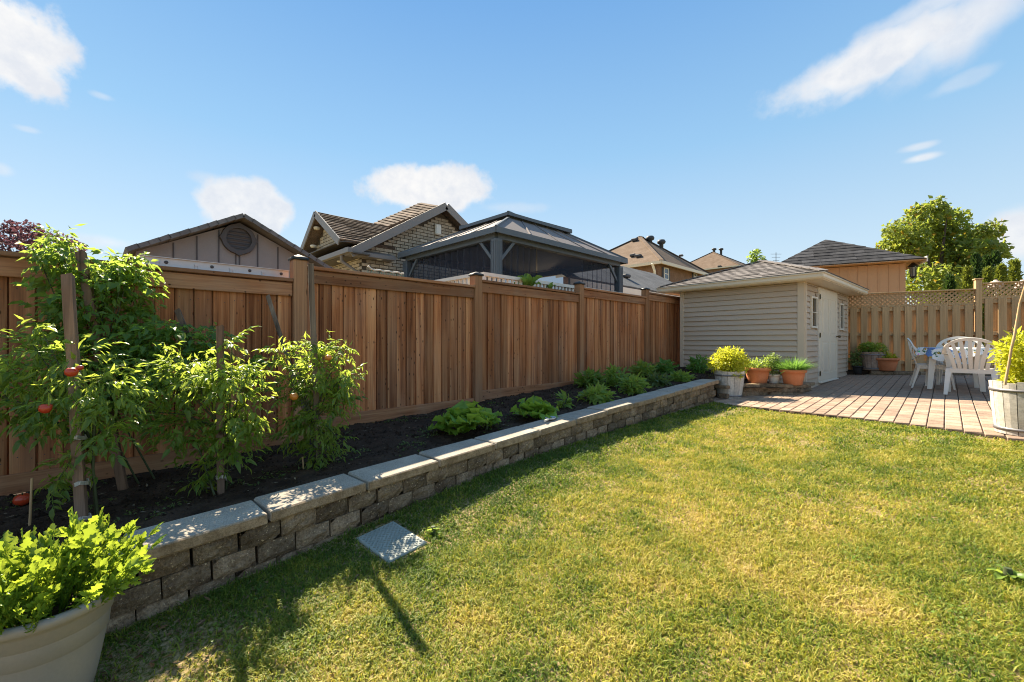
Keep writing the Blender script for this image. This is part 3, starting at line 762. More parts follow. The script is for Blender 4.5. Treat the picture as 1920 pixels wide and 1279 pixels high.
# ------------------------------------------------------------------ picket fence with lattice at the back
PA, PB = at(1589, 552, 11.2), at(1825, 544, 10.1); PE = Vector((PB.x-PA.x, PB.y-PA.y, 0)).normalized(); PN = Vector((PE.y, -PE.x, 0))   # towards the yard
pf = thing('picket_fence', 'tan shadowbox fence topped with diagonal lattice behind the patio', 'fence', (PA.x, PA.y, .6)); PO = Vector((PA.x, PA.y, 0)); PRZ = math.atan2(PE.y, PE.x)
pf.rotation_euler.z = PRZ   # local x along the fence, -y towards the yard
sl = []
for k in range(3):
    mb = MB(); mb.cbox((0, 0, 0), (.14, .02, 1.0), .003); sl.append(mb.mesh('slat', TANF))
pp = MB(); pp.cbox((0, 0, 0), (.11, .11, 1.0), .006); ppm = pp.mesh('post', TANF)
def seg(x0, x1, top, bot):
    nS = round((x1-x0)/.22); ps = (x1-x0)/nS; lb = top-.36
    for k in range(nS):
        x = x0+ps*(k+.5)
        link('slat', random.choice(sl), pf, (x, -.045, (bot+lb)/2-.6), None, (1, 1, lb-bot))
        link('slat', random.choice(sl), pf, (x+ps/2, .045, (bot+lb)/2-.6), None, (1, 1, lb-bot))
    for zz, h in ((lb+.02, .05), (lb-.06, .09), (1.58, .09), (bot+.25, .09)):
        mb = MB(); mb.cbox((0, 0, 0), (x1-x0, .052 if zz < lb else .06, h), .003); link('rail', mb.mesh('rail', TANF), pf, ((x0+x1)/2, 0, zz-.6))
    mb = MB(); mb.cbox((0, 0, 0), (x1-x0, .13, .03), .004); link('cap_rail', mb.mesh('cap_rail', TANF), pf, ((x0+x1)/2, 0, top-.6))
    mb = MB(); h = top-.03-(lb+.045); zc = (top-.03+lb+.045)/2-.6
    for sgn, yy in ((1, -.012), (-1, .0)):
        x = x0-h
        while x < x1+.01:
            a, b = (x, x+h); za, zb = (-h/2, h/2)
            if sgn < 0: za, zb = zb, za
            # clip to the section
            def cl(px): return za+(zb-za)*(px-a)/(b-a)
            A, B = max(a, x0), min(b, x1)
            if B-A > .01: mb.bar((A, yy, zc+cl(A)), (B, yy, zc+cl(B)), .03, .01, (0, 1, 0)) if False else mb.bar((A, yy, zc+cl(A)), (B, yy, zc+cl(B)), .008, .036)
            x += .10
    o = link('lattice', mb.mesh('lattice', TANF), pf); o['kind'] = 'stuff'
LB = (Vector((PB.x, PB.y, 0))-PO).length
px2 = (Vector(at(1833, 600, 10.07))-PO); xp = Vector((px2.x, px2.y, 0)).dot(PE)
seg(-1.3, xp-.06, 2.62, .62); seg(xp+.06, xp+2.5, 2.75, .66); seg(xp+2.62, xp+5.0, 2.77, .7)
for x, tp in ((-1.36, 2.7), (xp, 2.84), (xp+2.56, 2.86), (xp+5.06, 2.86)):
    link('post', ppm, pf, (x, -.01, (tp+.4)/2-.6), None, (1, 1, tp-.4))
    mb = MB(); mb.cbox((0, 0, 0), (.15, .15, .03), .006); link('post_cap', mb.mesh('post_cap', TANF), pf, (x, -.01, tp+.016-.6))

# ------------------------------------------------------------------ neighbours behind the wooden fence
# grey shed gable with round vent
GX = 4.74-6.4
ap, le, re_ = hX(450, 410, GX), hX(237, 470, GX), hX(622, 512, GX)
gs = thing('grey_shed', 'grey board panelled shed gable with a dark round louvred vent', 'shed', (GX, ap.y, .3))
ylo, yhi = le.y+.08, re_.y-.08; ez = (le.z+re_.z)/2
mb = MB(); mb.poly([(GX, ylo, .3), (GX, yhi, .3), (GX, yhi, ez), (GX, ap.y, ap.z-.06), (GX, ylo, ez)], 2.6, (1, 0, 0)); part('wall', mb, GREYBRD, gs, True)
for px in (410, 442, 449, 483, 521, 553, 587, 369, 325):
    y = hX(px, 470, GX).y; top = ez+(ap.z-ez)*(1-abs(y-ap.y)/(yhi-ap.y))-.07
    mb = MB(); mb.box((GX+.003, y, (1.6+top)/2), (.012, .014, top-1.6)); part('panel_joint', mb, GREYDK, gs, True)
nx = 12
for s, e in ((-1, le), (1, re_)):
    for k in range(nx):
        a = Vector((GX+.1, ap.y, ap.z)).lerp(Vector((GX+.1, e.y, ez-.02)), k/nx); b = Vector((GX+.1, ap.y, ap.z)).lerp(Vector((GX+.1, e.y, ez-.02)), (k+1.06)/nx)
        mb = MB(); mb.bar(a+Vector((-1.35, 0, -.004*k % .01)), b+Vector((-1.35, 0, 0)), 2.9, .05, (0, 0, 1)); part('roof_tile', mb, GREYROOF, gs, True)
vc = hX(447, 450, GX); vr = (hX(447, 421, GX).z-hX(447, 478, GX).z)/2
mb = MB(); ring = []; N = 28
for k in range(N):
    a = 2*math.pi*k/N; bump = 1.1 if k % 7 == 0 else 1.0
    ring.append((vr*bump*math.cos(a), vr*bump*math.sin(a), vr*.72*math.cos(a), vr*.72*math.sin(a)))
V = []; Fc = []
for (a, b, c_, d_) in ring: V += [(GX+.015, vc.y+a, vc.z+b), (GX+.05, vc.y+a*.97, vc.z+b*.97), (GX+.05, vc.y+c_, vc.z+d_), (GX+.012, vc.y+c_, vc.z+d_)]
for k in range(N):
    q = (k+1) % N
    for j in range(3): Fc.append((k*4+j, q*4+j, q*4+j+1, k*4+j+1))
mb.add(V, Fc); mb.poly([(GX+.014, vc.y+vr*.8*math.cos(2*math.pi*k/20), vc.z+vr*.8*math.sin(2*math.pi*k/20)) for k in range(20)], .005, (1, 0, 0)); vent = part('vent', mb, GREYDK, gs, True)
for k in range(6):
    zz = -.6*vr+k*.24*vr; hw = math.sqrt(max(.01, (.70*vr)**2-zz**2))
    mb = MB(); mb.hexa([(-.03, -hw, zz-.03), (-.005, -hw, zz-.045), (-.005, hw, zz-.045), (-.03, hw, zz-.03), (-.03, -hw, zz+.0), (-.003, -hw, zz-.035), (-.003, hw, zz-.035), (-.03, hw, zz+.0)])
    link('louvre', mb.mesh('louvre', GREYDK), vent, (0, 0, 0))
# ladder lying on its side behind the first fence section
lx = -.22
l0, l1 = hX(262, 496, lx), hX(541, 508, lx)
lad = thing('aluminium_ladder', 'aluminium ladder lying on edge behind the top of the fence', 'ladder', (lx, l0.y, 2.0))
zl = (l0.z+l1.z)/2
zr = (hX(400, 494, lx).z+hX(400, 509, lx).z)/2
for zz in (0, -.36):
    mb = MB(); L = l1.y-l0.y
    mb.box((lx, l0.y+L/2, zr+zz), (.012, L, .085)); mb.box((lx+.012, l0.y+L/2, zr+zz+.04), (.03, L, .006)); mb.box((lx+.012, l0.y+L/2, zr+zz-.04), (.03, L, .006)); part('rail', mb, ALU, lad, True)
for k in range(6):
    yy = l0.y+.12+k*.28
    mb = MB(); mb.tube([(lx, yy, zr-.36), (lx, yy, zr+.0)], .016, 8); mb.tube([(lx, yy, zr), (lx+.02, yy, zr)], .012, 8); part('rung', mb, ALU, lad, True)

for px in (312, 398, 469, 528):
    c_ = hX(px, 500, lx+.02); mb = MB(); mb.lathe([(.016, 0), (.014, .006), (0, .008)], 8); mb.v = [(z, x, y) for x, y, z in mb.v]; link('rivet', mb.mesh('rivet', GREYDK), lad, Vector((lx+.008, c_.y, zr))-Vector(lad['_o']))
# brick bungalow
HX = 4.74-10.0
cor = hX(678, 520, HX); Y0 = cor.y; HE = hX(678, 462, HX).z
apx = hX(836, 384, HX+.3); AY = apx.y; AZ = apx.z; YR = 2*AY-Y0
bun = thing('brick_bungalow', 'buff brick bungalow with brown shingled gables behind the fence', 'house', (HX, Y0, .4)); BO = Vector(bun['_o'])
wall = MB(); wall.poly([(HX-.012, Y0+.012, .4), (HX-.012, YR, .4), (HX-.012, YR, HE), (HX-.012, AY, AZ-.12), (HX-.012, Y0+.012, HE)], 5.5, (1, 0, 0)); bw = part('wall', wall, MORTAR, bun, True, False)
bl, bh, bt = .235, .086, .015; bvar = []
for k in range(3):
    m = MB(); m.cbox((0, 0, 0), (.02, bl-bt, bh-bt), .004); bvar.append(m)
bms = [m.mesh('brick', BRICK) for m in bvar]; cand = []
slope = (AZ-.12-HE)/(AY-Y0)
r = 0; z = 1.9
while z < AZ:
    y = Y0+(.5*bl if r % 2 else 0)+bl/2
    while y < YR:
        lim = AZ-.12-slope*abs(y-AY)
        if z+bh < lim-.03: cand.append((Vector((HX, y, z)), 0))
        y += bl
    x = HX-(.5*bl if r % 2 == 0 else 0)-bl/2
    while x > HX-4.2:
        if z < HE-.05: cand.append((Vector((x, Y0, z)), 1))
        x -= bl
    z += bh; r += 1
def bvis(c):
    p = c[0]-CAM; d = p.dot(FWD); X = 960+FPX*p.dot(RGT)/d; Y = 640-FPX*p.z/d
    hid = Y > 490+.115*(X-560) or (X > 755 and Y > 468-.16*(X-750)) or X < 560 or X > 900
    return (hid, d)
cand.sort(key=bvis); restb = MB()
for k, (p, sd_) in enumerate(cand):
    if k < 300: link('brick', random.choice(bms), bw, p-BO, (0, 0, R(90)*sd_))
    else:
        m = random.choice(bvar); M = Matrix.Rotation(R(90)*sd_, 3, 'Z'); restb.add([M @ Vector(v)+p-BO for v in m.v], m.f)
o = link('brick_field', restb.mesh('brick_field', BRICK), bw); o['kind'] = 'stuff'
# main roof, ridge running away from the yard
ov = .32; ez0 = HE+.05; eY = Y0-.42; eYR = 2*AY-eY; bx = HX-5.2
ezz = AZ-(AZ-ez0)/(AY-Y0)*(AY-eY)
rp = lambda x, y, z: Vector((x, y, z))-BO
mb = MB(); mb.poly([rp(HX+ov, eY, ezz), rp(HX+ov, AY, AZ), rp(bx, AY, AZ), rp(bx, eY, ezz)][::-1], .06, (0, -.7, .7)); mb.poly([rp(HX+ov, AY, AZ), rp(HX+ov, eYR, ezz), rp(bx, eYR, ezz), rp(bx, AY, AZ)][::-1], .06, (0, .7, .7))
br = link('roof', mb.mesh('roof', SHBR), bun)
shingles(br, rp(bx, eY, ezz+.01), rp(HX+ov, eY, ezz+.01), rp(HX+ov, AY, AZ+.01), rp(bx+2.0, AY, AZ+.01), 22, .34, SHBR, .02, 200)
for e in (eY, eYR):
    mb = MB(); mb.bar((HX+ov+.012, e, ezz-.07), (HX+ov+.012, AY, AZ-.05), .03, .2); part('barge_board', mb, FASCIA, bun, True)
# second higher ridge behind
rn = Vector((.2, -.6, .77)); rp0 = at(791, 380, 17)
qa, qb, qc, qd = [hit(px, py, rp0, rn) for px, py in ((640, 447), (690, 463), (824, 387), (790, 381))]
mb = MB(); mb.poly([qa, qb, qc, qd], .06, rn); rr_ = part('rear_roof', mb, SHBR, bun, True, False)
shingles(rr_, qa-BO+rn*.01, qb-BO+rn*.01, qc-BO+rn*.01, qd-BO+rn*.01, 20, .4, SHBR, .03, 120)
# soffit, gutter, downpipe, return
mb = MB(); mb.box((HX+ov/2-2.2, (eY+Y0)/2+.02, ezz-.06), (4.6+ov, Y0-eY, .03)); part('soffit', mb, SOFFIT, bun, True)
mb = MB(); mb.box((HX-1.9, eY-.04, ezz-.005), (4.6, .11, .11)); part('gutter', mb, FASCIA, bun, True)
rt = hX(742, 463, HX+ov)
mb = MB(); mb.hexa([Vector(v) for v in ((HX, eY, ezz-.09), (HX+ov, eY, ezz-.09), (HX+ov, rt.y, ezz-.09), (HX, rt.y, ezz-.09), (HX, eY, ezz+.12), (HX+ov, eY, ezz+.0), (HX+ov, rt.y, ezz-.0), (HX, rt.y, ezz+.12))]); part('eave_return', mb, FASCIA, bun, True)
for yy, xx in ((Y0+.4, HX+.15), (Y0-.2, HX-.8)):
    mb = MB(); mb.lathe([(0, -.01), (.06, -.01), (.075, 0), (.075, .02)], 12, (xx, yy, ezz-.093)); part('soffit_light', mb, WHITE, bun, True)
dp = hY(657, 462, eY)
mb = MB(); mb.tube([(HX-.12, eY-.02, ezz-.05), (HX-.12, eY-.02, ezz-.2), (HX-.10, Y0-.06, ezz-.42), (HX-.10, Y0-.06, .4)], .045, 8); part('downpipe', mb, FASCIA, bun, True)
lp = hX(819, 432, HX); mb = MB(); mb.cbox((HX+.06, lp.y, lp.z), (.09, .20, .30), .03); part('wall_lamp', mb, WHITE, bun, True)
wv = hY(612, 497, Y0)
f = MB(); 
for s in (-1, 1): f.box((wv.x+s*.42, Y0-.02, wv.z-.6), (.07, .06, 1.3)); f.box((wv.x, Y0-.02, wv.z-.6+s*.62), (.77, .06, .07))
f.box((wv.x, Y0-.015, wv.z-.6), (.05, .04, 1.2))
fr = part('window', f, WHITE, bun, True); mb = MB(); mb.box((0, .01, 0), (.8, .02, 1.2)); link('pane', mb.mesh('pane', GLASS), fr)
# small gable facing the camera
GY = Y0-.55
ga, gl, gr = hY(592, 398, GY), hY(561, 472, GY), hY(637, 461, GY)
gm = (gl.x+gr.x)/2; gz = (gl.z+gr.z)/2
mb = MB(); mb.poly([(gl.x+.12, GY+.3, gz), (gr.x-.12, GY+.3, gz), (ga.x, GY+.3, ga.z-.16)], .1, (0, -1, 0)); part('small_gable', mb, MORTAR, bun, True)
gb = bun
z = gz+.05; r = 0; 
while z < ga.z-.3:
    k = 1-(z+.05-gz)/(ga.z-.16-gz); x = (gl.x+.12)*k+ga.x*(1-k)+.12+(bl/2 if r % 2 else 0)
    while x < (gr.x-.12)*k+ga.x*(1-k)-.05:
        link('brick', random.choice(bms), bw, Vector((x, GY+.3, z))-BO, (0, 0, R(90))); x += bl
    z += bh; r += 1
for p in (gl, gr):
    mb = MB(); mb.bar((p.x, GY-.02, gz-.03), (ga.x, GY-.02, ga.z-.03), .03, .16, (0, -1, 0)) if False else mb.bar((p.x, GY-.02, gz-.05), (ga.x, GY-.02, ga.z-.05), .03, .17); part('barge_board', mb, FASCIA, bun, True)
re2 = Vector((ga.x, hX(705, 418, ga.x).y, ga.z))
for p, nn in ((gl, (-1, 0, .8)), (gr, (1, 0, .8))):
    mb = MB(); Y2 = Y0+.9
    mb.poly([(p.x, GY-.03, gz), (ga.x, GY-.03, ga.z), (ga.x, max(re2.y, Y0+1.5), ga.z), (p.x, Y2, gz)], .05, nn); sr = part('small_roof', mb, SHBR, bun, True, False)
    if p is gr: shingles(sr, Vector((p.x, GY-.03, gz+.01))-BO, Vector((p.x, Y2, gz+.01))-BO, Vector((ga.x, max(re2.y, Y0+1.5), ga.z+.01))-BO, Vector((ga.x, GY-.03, ga.z+.01))-BO, 14, .5, SHBR, .03, 90)
mb = MB(); mb.poly([(gl.x, GY, gz-.03), (gr.x, GY, gz-.03), (gr.x, GY+.36, gz+.03), (gl.x, GY+.36, gz+.03)], .02, (0, 0, 1)); part('gable_soffit', mb, SOFFIT, bun, True)
for px, py in ((594, 428), (588, 462)):
    c = hY(px, py, GY+.12); mb = MB(); mb.lathe([(0, -.05), (.07, -.04), (.085, 0), (.085, .02)], 10, c); part('soffit_light', mb, WHITE, bun, True)
# garden netting by the bungalow wall
nx0, nx1 = hX(690, 505, -3.2), hX(757, 512, -3.2)
net = thing('garden_netting', 'green wire netting with white top edge standing against the brick wall', 'netting', (-3.2, nx0.y, 1.8))
mb = MB(); Ln = nx1.y-nx0.y
for k in range(12): mb.tube([(-3.2, nx0.y+Ln*k/11, 1.7), (-3.2, nx0.y+Ln*k/11, nx0.z-.02)], .006, 4)
for k in range(8): mb.tube([(-3.2, nx0.y, 1.8+k*.12), (-3.2, nx1.y, 1.8+k*.12)], .006, 4)
mb.v = [v if v[2] < nx0.z+.05 else (v[0], v[1], nx0.z) for v in mb.v]
part('mesh_panel', mb, plain('green_wire', (.12, .22, .16), .6), net, True)
mb = MB(); mb.tube([(-3.2, nx0.y+Ln*k/12, nx0.z+.012*math.sin(k*2.1)+(.06 if k == 0 else 0)) for k in range(13)], .018, 6); part('top_edge', mb, WHITE, net, True)

# gazebo on a raised deck
ZX = 4.74-6.0
c0 = hX(931, 520, ZX); c1 = hX(1160, 520, ZX); GY0, GY1 = c0.y, c1.y
GXB = hY(764, 500, GY0).x
zb = hX(929, 448, ZX).z; ze = hX(929, 432, ZX+.22).z; RB = hX(905, 513, ZX+.42).z; DYC = hX(904, 513, ZX+.5).y; DK = RB-.98
gz_ = thing('gazebo', 'charcoal metal gazebo with two tier roof and black netting curtains', 'gazebo', (ZX, GY0, DK)); GO = Vector(gz_['_o'])
for (x, y) in ((ZX, GY0), (ZX, GY1), (GXB, GY0), (GXB, GY1)):
    mb = MB(); mb.cbox((x, y, (DK+zb)/2), (.17, .17, zb-DK), .012)
    for s in (-.05, 0, .05): mb.box((x+s, y-.087, (DK+zb)/2), (.022, .012, zb-DK-.1)); mb.box((x+.087, y+s, (DK+zb)/2), (.012, .022, zb-DK-.1))
    part('post', mb, GAZ, gz_, True)
bh_ = .16
for a, b in (((ZX, GY0), (ZX, GY1)), ((ZX, GY0), (GXB, GY0)), ((GXB, GY0), (GXB, GY1)), ((GXB, GY1), (ZX, GY1))):
    mb = MB(); A, B = Vector((*a, zb+bh_/2)), Vector((*b, zb+bh_/2)); mb.bar(A, B, .1, bh_); mb.bar(A+Vector((0, 0, .05)), B+Vector((0, 0, .05)), .13, .04); part('beam', mb, GAZ, gz_, True)
for (x, y, dx, dy) in ((ZX, GY0, 0, 1), (ZX, GY0, -1, 0), (ZX, GY1, 0, -1), (GXB, GY0, 1, 0)):
    mb = MB(); mb.bar((x+dx*.06, y+dy*.06, zb-.42), (x+dx*.46, y+dy*.46, zb+.01), .05, .06); part('brace', mb, GAZ, gz_, True)
oh = .16; X0, X1, Ya, Yb = ZX+oh, GXB-oh, GY0-oh, GY1+oh; ez1 = zb+bh_+.02
ins = .40; hz = hX(970, 415, ZX-1.2).z
cx_, cy_ = (X0+X1)/2, (Ya+Yb)/2
def frustum(f0, f1, z0_, z1_):
    q = lambda f, z: [Vector((cx_+(x-cx_)*f, cy_+(y-cy_)*f, z)) for x, y in ((X0, Ya), (X0, Yb), (X1, Yb), (X1, Ya))]
    return q(f0, z0_), q(f1, z1_)
A, B = frustum(1, .45, ez1, ez1+.62)
mb = MB(); mb.add(A+B, [(0, 1, 5, 4), (1, 2, 6, 5), (2, 3, 7, 6), (3, 0, 4, 7)]); mb.add([a-Vector((0, 0, .012)) for a in A]+[b-Vector((0, 0, .012)) for b in B], [(4, 5, 1, 0), (5, 6, 2, 1), (6, 7, 3, 2), (7, 4, 0, 3)])
lr = part('lower_roof', mb, GAZROOF, gz_, True, False)
for k in range(4):
    a, b, c_, d_ = A[k], A[(k+1) % 4], B[(k+1) % 4], B[k]
    mb = MB(); mb.bar(a+Vector((0, 0, .01)), d_+Vector((0, 0, .01)), .05, .03); link('hip_bar', mb.mesh('hip_bar', GAZ), lr, -GO)
    for f in (.2, .4, .6, .8):
        mb = MB(); mb.bar(a.lerp(b, f)+Vector((0, 0, .008)), d_.lerp(c_, f)+Vector((0, 0, .008)), .03, .018); link('seam', mb.mesh('seam', GAZROOF), lr, -GO)
    mb = MB(); mb.bar(a-Vector((0, 0, .05)), b-Vector((0, 0, .05)), .03, .11); part('eave_trim', mb, GAZ, gz_, True)
A, B = frustum(.49, .08, ez1+.71, ez1+.99)
mb = MB(); mb.add(A+B, [(0, 1, 5, 4), (1, 2, 6, 5), (2, 3, 7, 6), (3, 0, 4, 7), (4, 5, 6, 7), (3, 2, 1, 0)]); ur = part('upper_roof', mb, GAZROOF, gz_, True, False)
for k in range(4):
    mb = MB(); mb.bar(A[k]-Vector((0, 0, .03)), A[(k+1) % 4]-Vector((0, 0, .03)), .03, .07); link('edge', mb.mesh('edge', GAZ), ur, -GO)
    mb = MB(); mb.bar(A[k]+Vector((0, 0, .01)), B[k]+Vector((0, 0, .01)), .05, .03); link('hip_bar', mb.mesh('hip_bar', GAZ), ur, -GO)
A2, _ = frustum(.42, .4, ez1+.56, 0); A3, _ = frustum(.42, .4, ez1+.72, 0)
mb = MB(); mb.add(A2+A3, [(0, 1, 5, 4), (1, 2, 6, 5), (2, 3, 7, 6), (3, 0, 4, 7)]); part('roof_vent_band', mb, GAZ, gz_, True)
def curtain(a, b, amp, waves):
    a, b = Vector(a), Vector(b); d = b-a; nn = Vector((-d.y, d.x, 0)).normalized(); N = int(waves*8); mb = MB(); V = []
    for i in range(N+1):
        f = i/N; p = a+d*f; o_ = nn*amp*(math.sin(f*waves*6.283)+.4*math.sin(f*waves*2.3*6.283+1))
        V += [p+o_+Vector((0, 0, zb-.02-a.z)), p+o_*1.5+Vector((0, 0, DK+.05-a.z))]
    mb.add(V, [(2*i, 2*i+1, 2*i+3, 2*i+2) for i in range(N)], True); part('curtain', mb, SCREEN, gz_, True)
curtain((ZX-.05, GY0+.1, 0), (ZX-.05, GY0+1.15, 0), .03, 6)
curtain((ZX-.06, GY1-1.5, 0), (ZX-.06, GY1-.1, 0), .025, 7)
curtain((ZX-.04, GY0+1.2, 0), (ZX-.04, GY1-1.52, 0), .004, 2)
curtain((ZX-.1, GY0+.05, 0), (GXB+.1, GY0+.05, 0), .03, 14)
mb = MB(); mb.box(((ZX+GXB)/2, (GY0+GY1)/2, ez1+.0), (abs(ZX-GXB)-.15, GY1-GY0-.15, .02)); part('ceiling', mb, GREYDK, gz_, True)
mb = MB(); mb.box((GXB+.3, (GY0+GY1)/2, DK+.55), (.5, 1.6, .5)); mb.box((GXB+.12, (GY0+GY1)/2, DK+.95), (.15, 1.6, .4)); sofa = part('bench', mb, GREYDK, gz_, True)
deck = thing('raised_deck', 'raised deck with white railing under the charcoal gazebo', 'deck', (ZX, GY0, DK))
DX0, DX1, DY0, DY1 = ZX+.5, GXB-.3, DYC, GY1+.3
mb = MB(); mb.box(((DX0+DX1)/2, (DY0+DY1)/2, DK-.04), (DX0-DX1, DY1-DY0, .08)); part('platform', mb, GREYBRD, deck, True)
for x in (DX0-.1, DX1+.1):
    for y in (DY0+.1, DY1-.1): mb = MB(); mb.box((x, y, (DK+.1)/2), (.14, .14, DK-.1)); part('support', mb, GREYBRD, deck, True)
def railing(a, b):
    a, b = Vector(a), Vector(b)
    mb = MB(); mb.bar(a+Vector((0, 0, RB-.03)), b+Vector((0, 0, RB-.03)), .09, .06); part('top_rail', mb, WHITE, deck, True)
    mb = MB(); mb.bar(a+Vector((0, 0, DK+.12)), b+Vector((0, 0, DK+.12)), .06, .06); part('bottom_rail', mb, WHITE, deck, True)
    n = int((b-a).length/.11); me = None
    for k in range(n):
        p = a.lerp(b, (k+.5)/n); 
        if me is None: m_ = MB(); m_.box((0, 0, 0), (.042, .042, RB-.06-DK-.15)); me = m_.mesh('baluster', WHITE)
        link('baluster', me, deck, Vector((p.x, p.y, (RB-.06+DK+.15)/2))-Vector(deck['_o']))
railing((DX0, DY0, 0), (DX0, DY1, 0)); railing((DX0-.1, DY0, 0), (DX1, DY0, 0))
for p in ((DX0, DY0), (DX0, DY1), (DX1, DY0)):
    mb = MB(); mb.cbox((p[0], p[1], (DK+RB)/2-.03), (.085, .085, RB-DK-.06), .005); part('rail_post', mb, WHITE, deck, True)

# distant hip roofed houses and lean-to
def hip_house(name, label, X, corner_px, far_px, apex_px, back, mat_r, mat_w, base, wins_, vents, group=None):
    """house whose yard-side wall lies in the plane x=X; corner_px near eave corner, far_px far eave corner"""
    c = hX(*corner_px, X+.4); f = hX(*far_px, X+.4); L = f.y-c.y; e = (c.z+f.z)/2
    h = thing(name, label, 'house', (X, c.y, base), 0, group); O = Vector(h['_o'])
    half = (back+.8)/2; xm = X+.4-half; ap_ = hX(*apex_px, xm)
    if ap_.y-c.y < half*.6: c = Vector((c.x, ap_.y-half*.9, c.z)); L = max(f.y, ap_.y+half)-c.y; f = Vector((f.x, c.y+L, f.z))
    x1 = X-back; mb = MB(); mb.box(((X+x1)/2, c.y+.4+(L-.8)/2, (base+e)/2), (back, L-.8, e-base)); part('wall', mb, mat_w, h, True)
    half = (back+.8)/2; xm = X+.4-half
    ap_ = hX(*apex_px, xm)
    if ap_.y-c.y < half*.6: c = Vector((c.x, ap_.y-half*.9, c.z)); L = max(f.y, ap_.y+half)-c.y
    ry0_ = c.y+half*.85; ry1_ = max(f.y-half*.85, ry0_+.5); rz_ = ap_.z
    Q = lambda x, y, z: Vector((x, y, z))-O
    E_ = [Q(X+.4, c.y, e), Q(X+.4, f.y, e), Q(x1-.4, f.y, e), Q(x1-.4, c.y, e)]; a_, b_ = Q(xm, ap_.y, rz_), Q(xm, max(ry1_, ap_.y+.5), rz_)
    mb = MB(); mb.add(E_+[a_, b_], [(0, 1, 5, 4), (1, 2, 5), (2, 3, 4, 5), (3, 0, 4), (3, 2, 1, 0)]); rf = link('roof', mb.mesh('roof', mat_r), h)
    for p, q in ((E_[0], a_), (E_[3], a_), (E_[1], b_), (a_, b_)):
        mb = MB(); mb.bar(p+Vector((0, 0, .03)), q+Vector((0, 0, .03)), .28, .06); link('hip_cap', mb.mesh('hip_cap', mat_r), rf)
    mb = MB()
    for p, q in ((E_[0], E_[1]), (E_[3], E_[0])): mb.bar(p-Vector((0, 0, .09)), q-Vector((0, 0, .09)), .12, .2)
    g_ = link('gutter', mb.mesh('gutter', CREAM), h)
    for (p, q) in wins_:
        A_, B_ = hX(*p, X+.03), hX(*q, X+.03); ww, wh = abs(B_.y-A_.y), abs(A_.z-B_.z); cc = Vector((X+.03, (A_.y+B_.y)/2, (A_.z+B_.z)/2))
        fm = MB()
        for s in (-1, 1): fm.box((0, s*ww*.45, 0), (.1, .1*ww, wh)); fm.box((0, 0, s*wh*.46), (.1, ww*.8, .08*wh))
        fm.box((0, 0, .0), (.06, ww*.8, .05)); fr_ = link('window', fm.mesh('window', WHITE), h, cc-O)
        mb = MB(); mb.box((.0, 0, 0), (.03, ww*.8, wh*.9)); link('pane', mb.mesh('pane', plain('sky_glass', (.10, .14, .2), .05)), fr_)
        for s in (-1, 1): mb = MB(); mb.box((0, s*ww*.68, 0), (.05, ww*.3, wh)); link('shutter', mb.mesh('shutter', GREYDK), fr_)
    for (px, py, ht, kind) in vents:
        p = at(px, py, (ap_-CAM).dot(FWD)) if kind == 0 else hit(px, py, O+E_[3], (E_[0]-E_[3]).cross(a_-E_[3])) if kind == 1 else hit(px, py, O+E_[0], (E_[1]-E_[0]).cross(a_-E_[0]))
        mb = MB()
        if kind == 0: mb.lathe([(.16, -.9), (.16, .0), (.3, .08), (.34, .22), (.26, .36), (0, .42)], 12, (0, 0, 0), True, ht, ht)
        else: mb.cbox((0, 0, .1), (.45*ht, .4*ht, .22*ht), .04)
        link('roof_vent', mb.mesh('roof_vent', GREYDK), rf, p-O)
    return h, e, O, X, c, mb
hip, he, hO, hXX, hc, _ = hip_house('brick_house', 'two storey brown brick house with tan hip roof and shuttered windows', -8.6, (1240, 491), (1334, 514), (1199, 445), 8.0, SHFAR, BRICKR, .3,
    [((1244.5, 502), (1253, 526)), ((1300, 513), (1306, 525))], [(1219, 452, 1.0, 0), (1240, 459, 1.0, 0), (1190, 453, 1.0, 1), (1187, 482, .9, 1), (1197, 483, .9, 1), (1277, 482, .7, 2)])
dpp = hY(1229, 495, hc.y+.4)
mb = MB(); mb.tube([(dpp.x, hc.y-.05, he-.1), (dpp.x, hc.y+.3, he-.6), (dpp.x, hc.y+.3, .5)], .09, 8); part('downpipe', mb, WHITE, hip, True)
hip_house('brick_house', 'farther house of which only the grey brown hip roof with twin vents shows', -20, (1412, 512), (1480, 528), (1336, 473), 12.0, SHFAR, BRICKR, .3, [], [(1339, 470, 1.3, 0), (1352, 470, 1.3, 0), (1349, 501, 1.2, 1)])
# lean-to roof with pale fascia, between gazebo and shed
l_a, l_b, l_c = hX(1158, 532, -2.6), hX(1252, 551, -2.6), hX(1160, 498, -5.2)
lean = thing('low_outbuilding', 'low outbuilding with plain grey roof and white fascia beside the gazebo', 'outbuilding', (-2.6, l_a.y, .4)); 
e_ = (l_a.z+l_b.z)/2; yb2 = l_b.y+4
mb = MB(); mb.poly([(-2.6, l_a.y-2.5, e_), (-2.6, yb2, e_), (-5.2, yb2, l_c.z), (-5.2, l_a.y-2.5, l_c.z)], .06, (.5, 0, .8)); part('roof', mb, SHGREY, lean, True)
mb = MB(); mb.box((-2.59, (l_a.y-2.5+yb2)/2, e_-.17), (.06, yb2-l_a.y+2.5, .2)); part('fascia', mb, WHITE, lean, True)
mb = MB(); mb.box((-4.0, (l_a.y-2.5+yb2)/2, (e_+.2)/2-.1), (2.4, yb2-l_a.y+2.1, e_-.6)); part('wall', mb, CREAM, lean, True)
vp = hit(1172, 521, (-2.6, 0, e_), (-(l_c.z-e_), 0, -2.6)); mb = MB(); mb.cbox((vp.x, vp.y, vp.z+.05), (.3, .35, .12), .03); part('roof_vent', mb, GREYDK, lean, True)

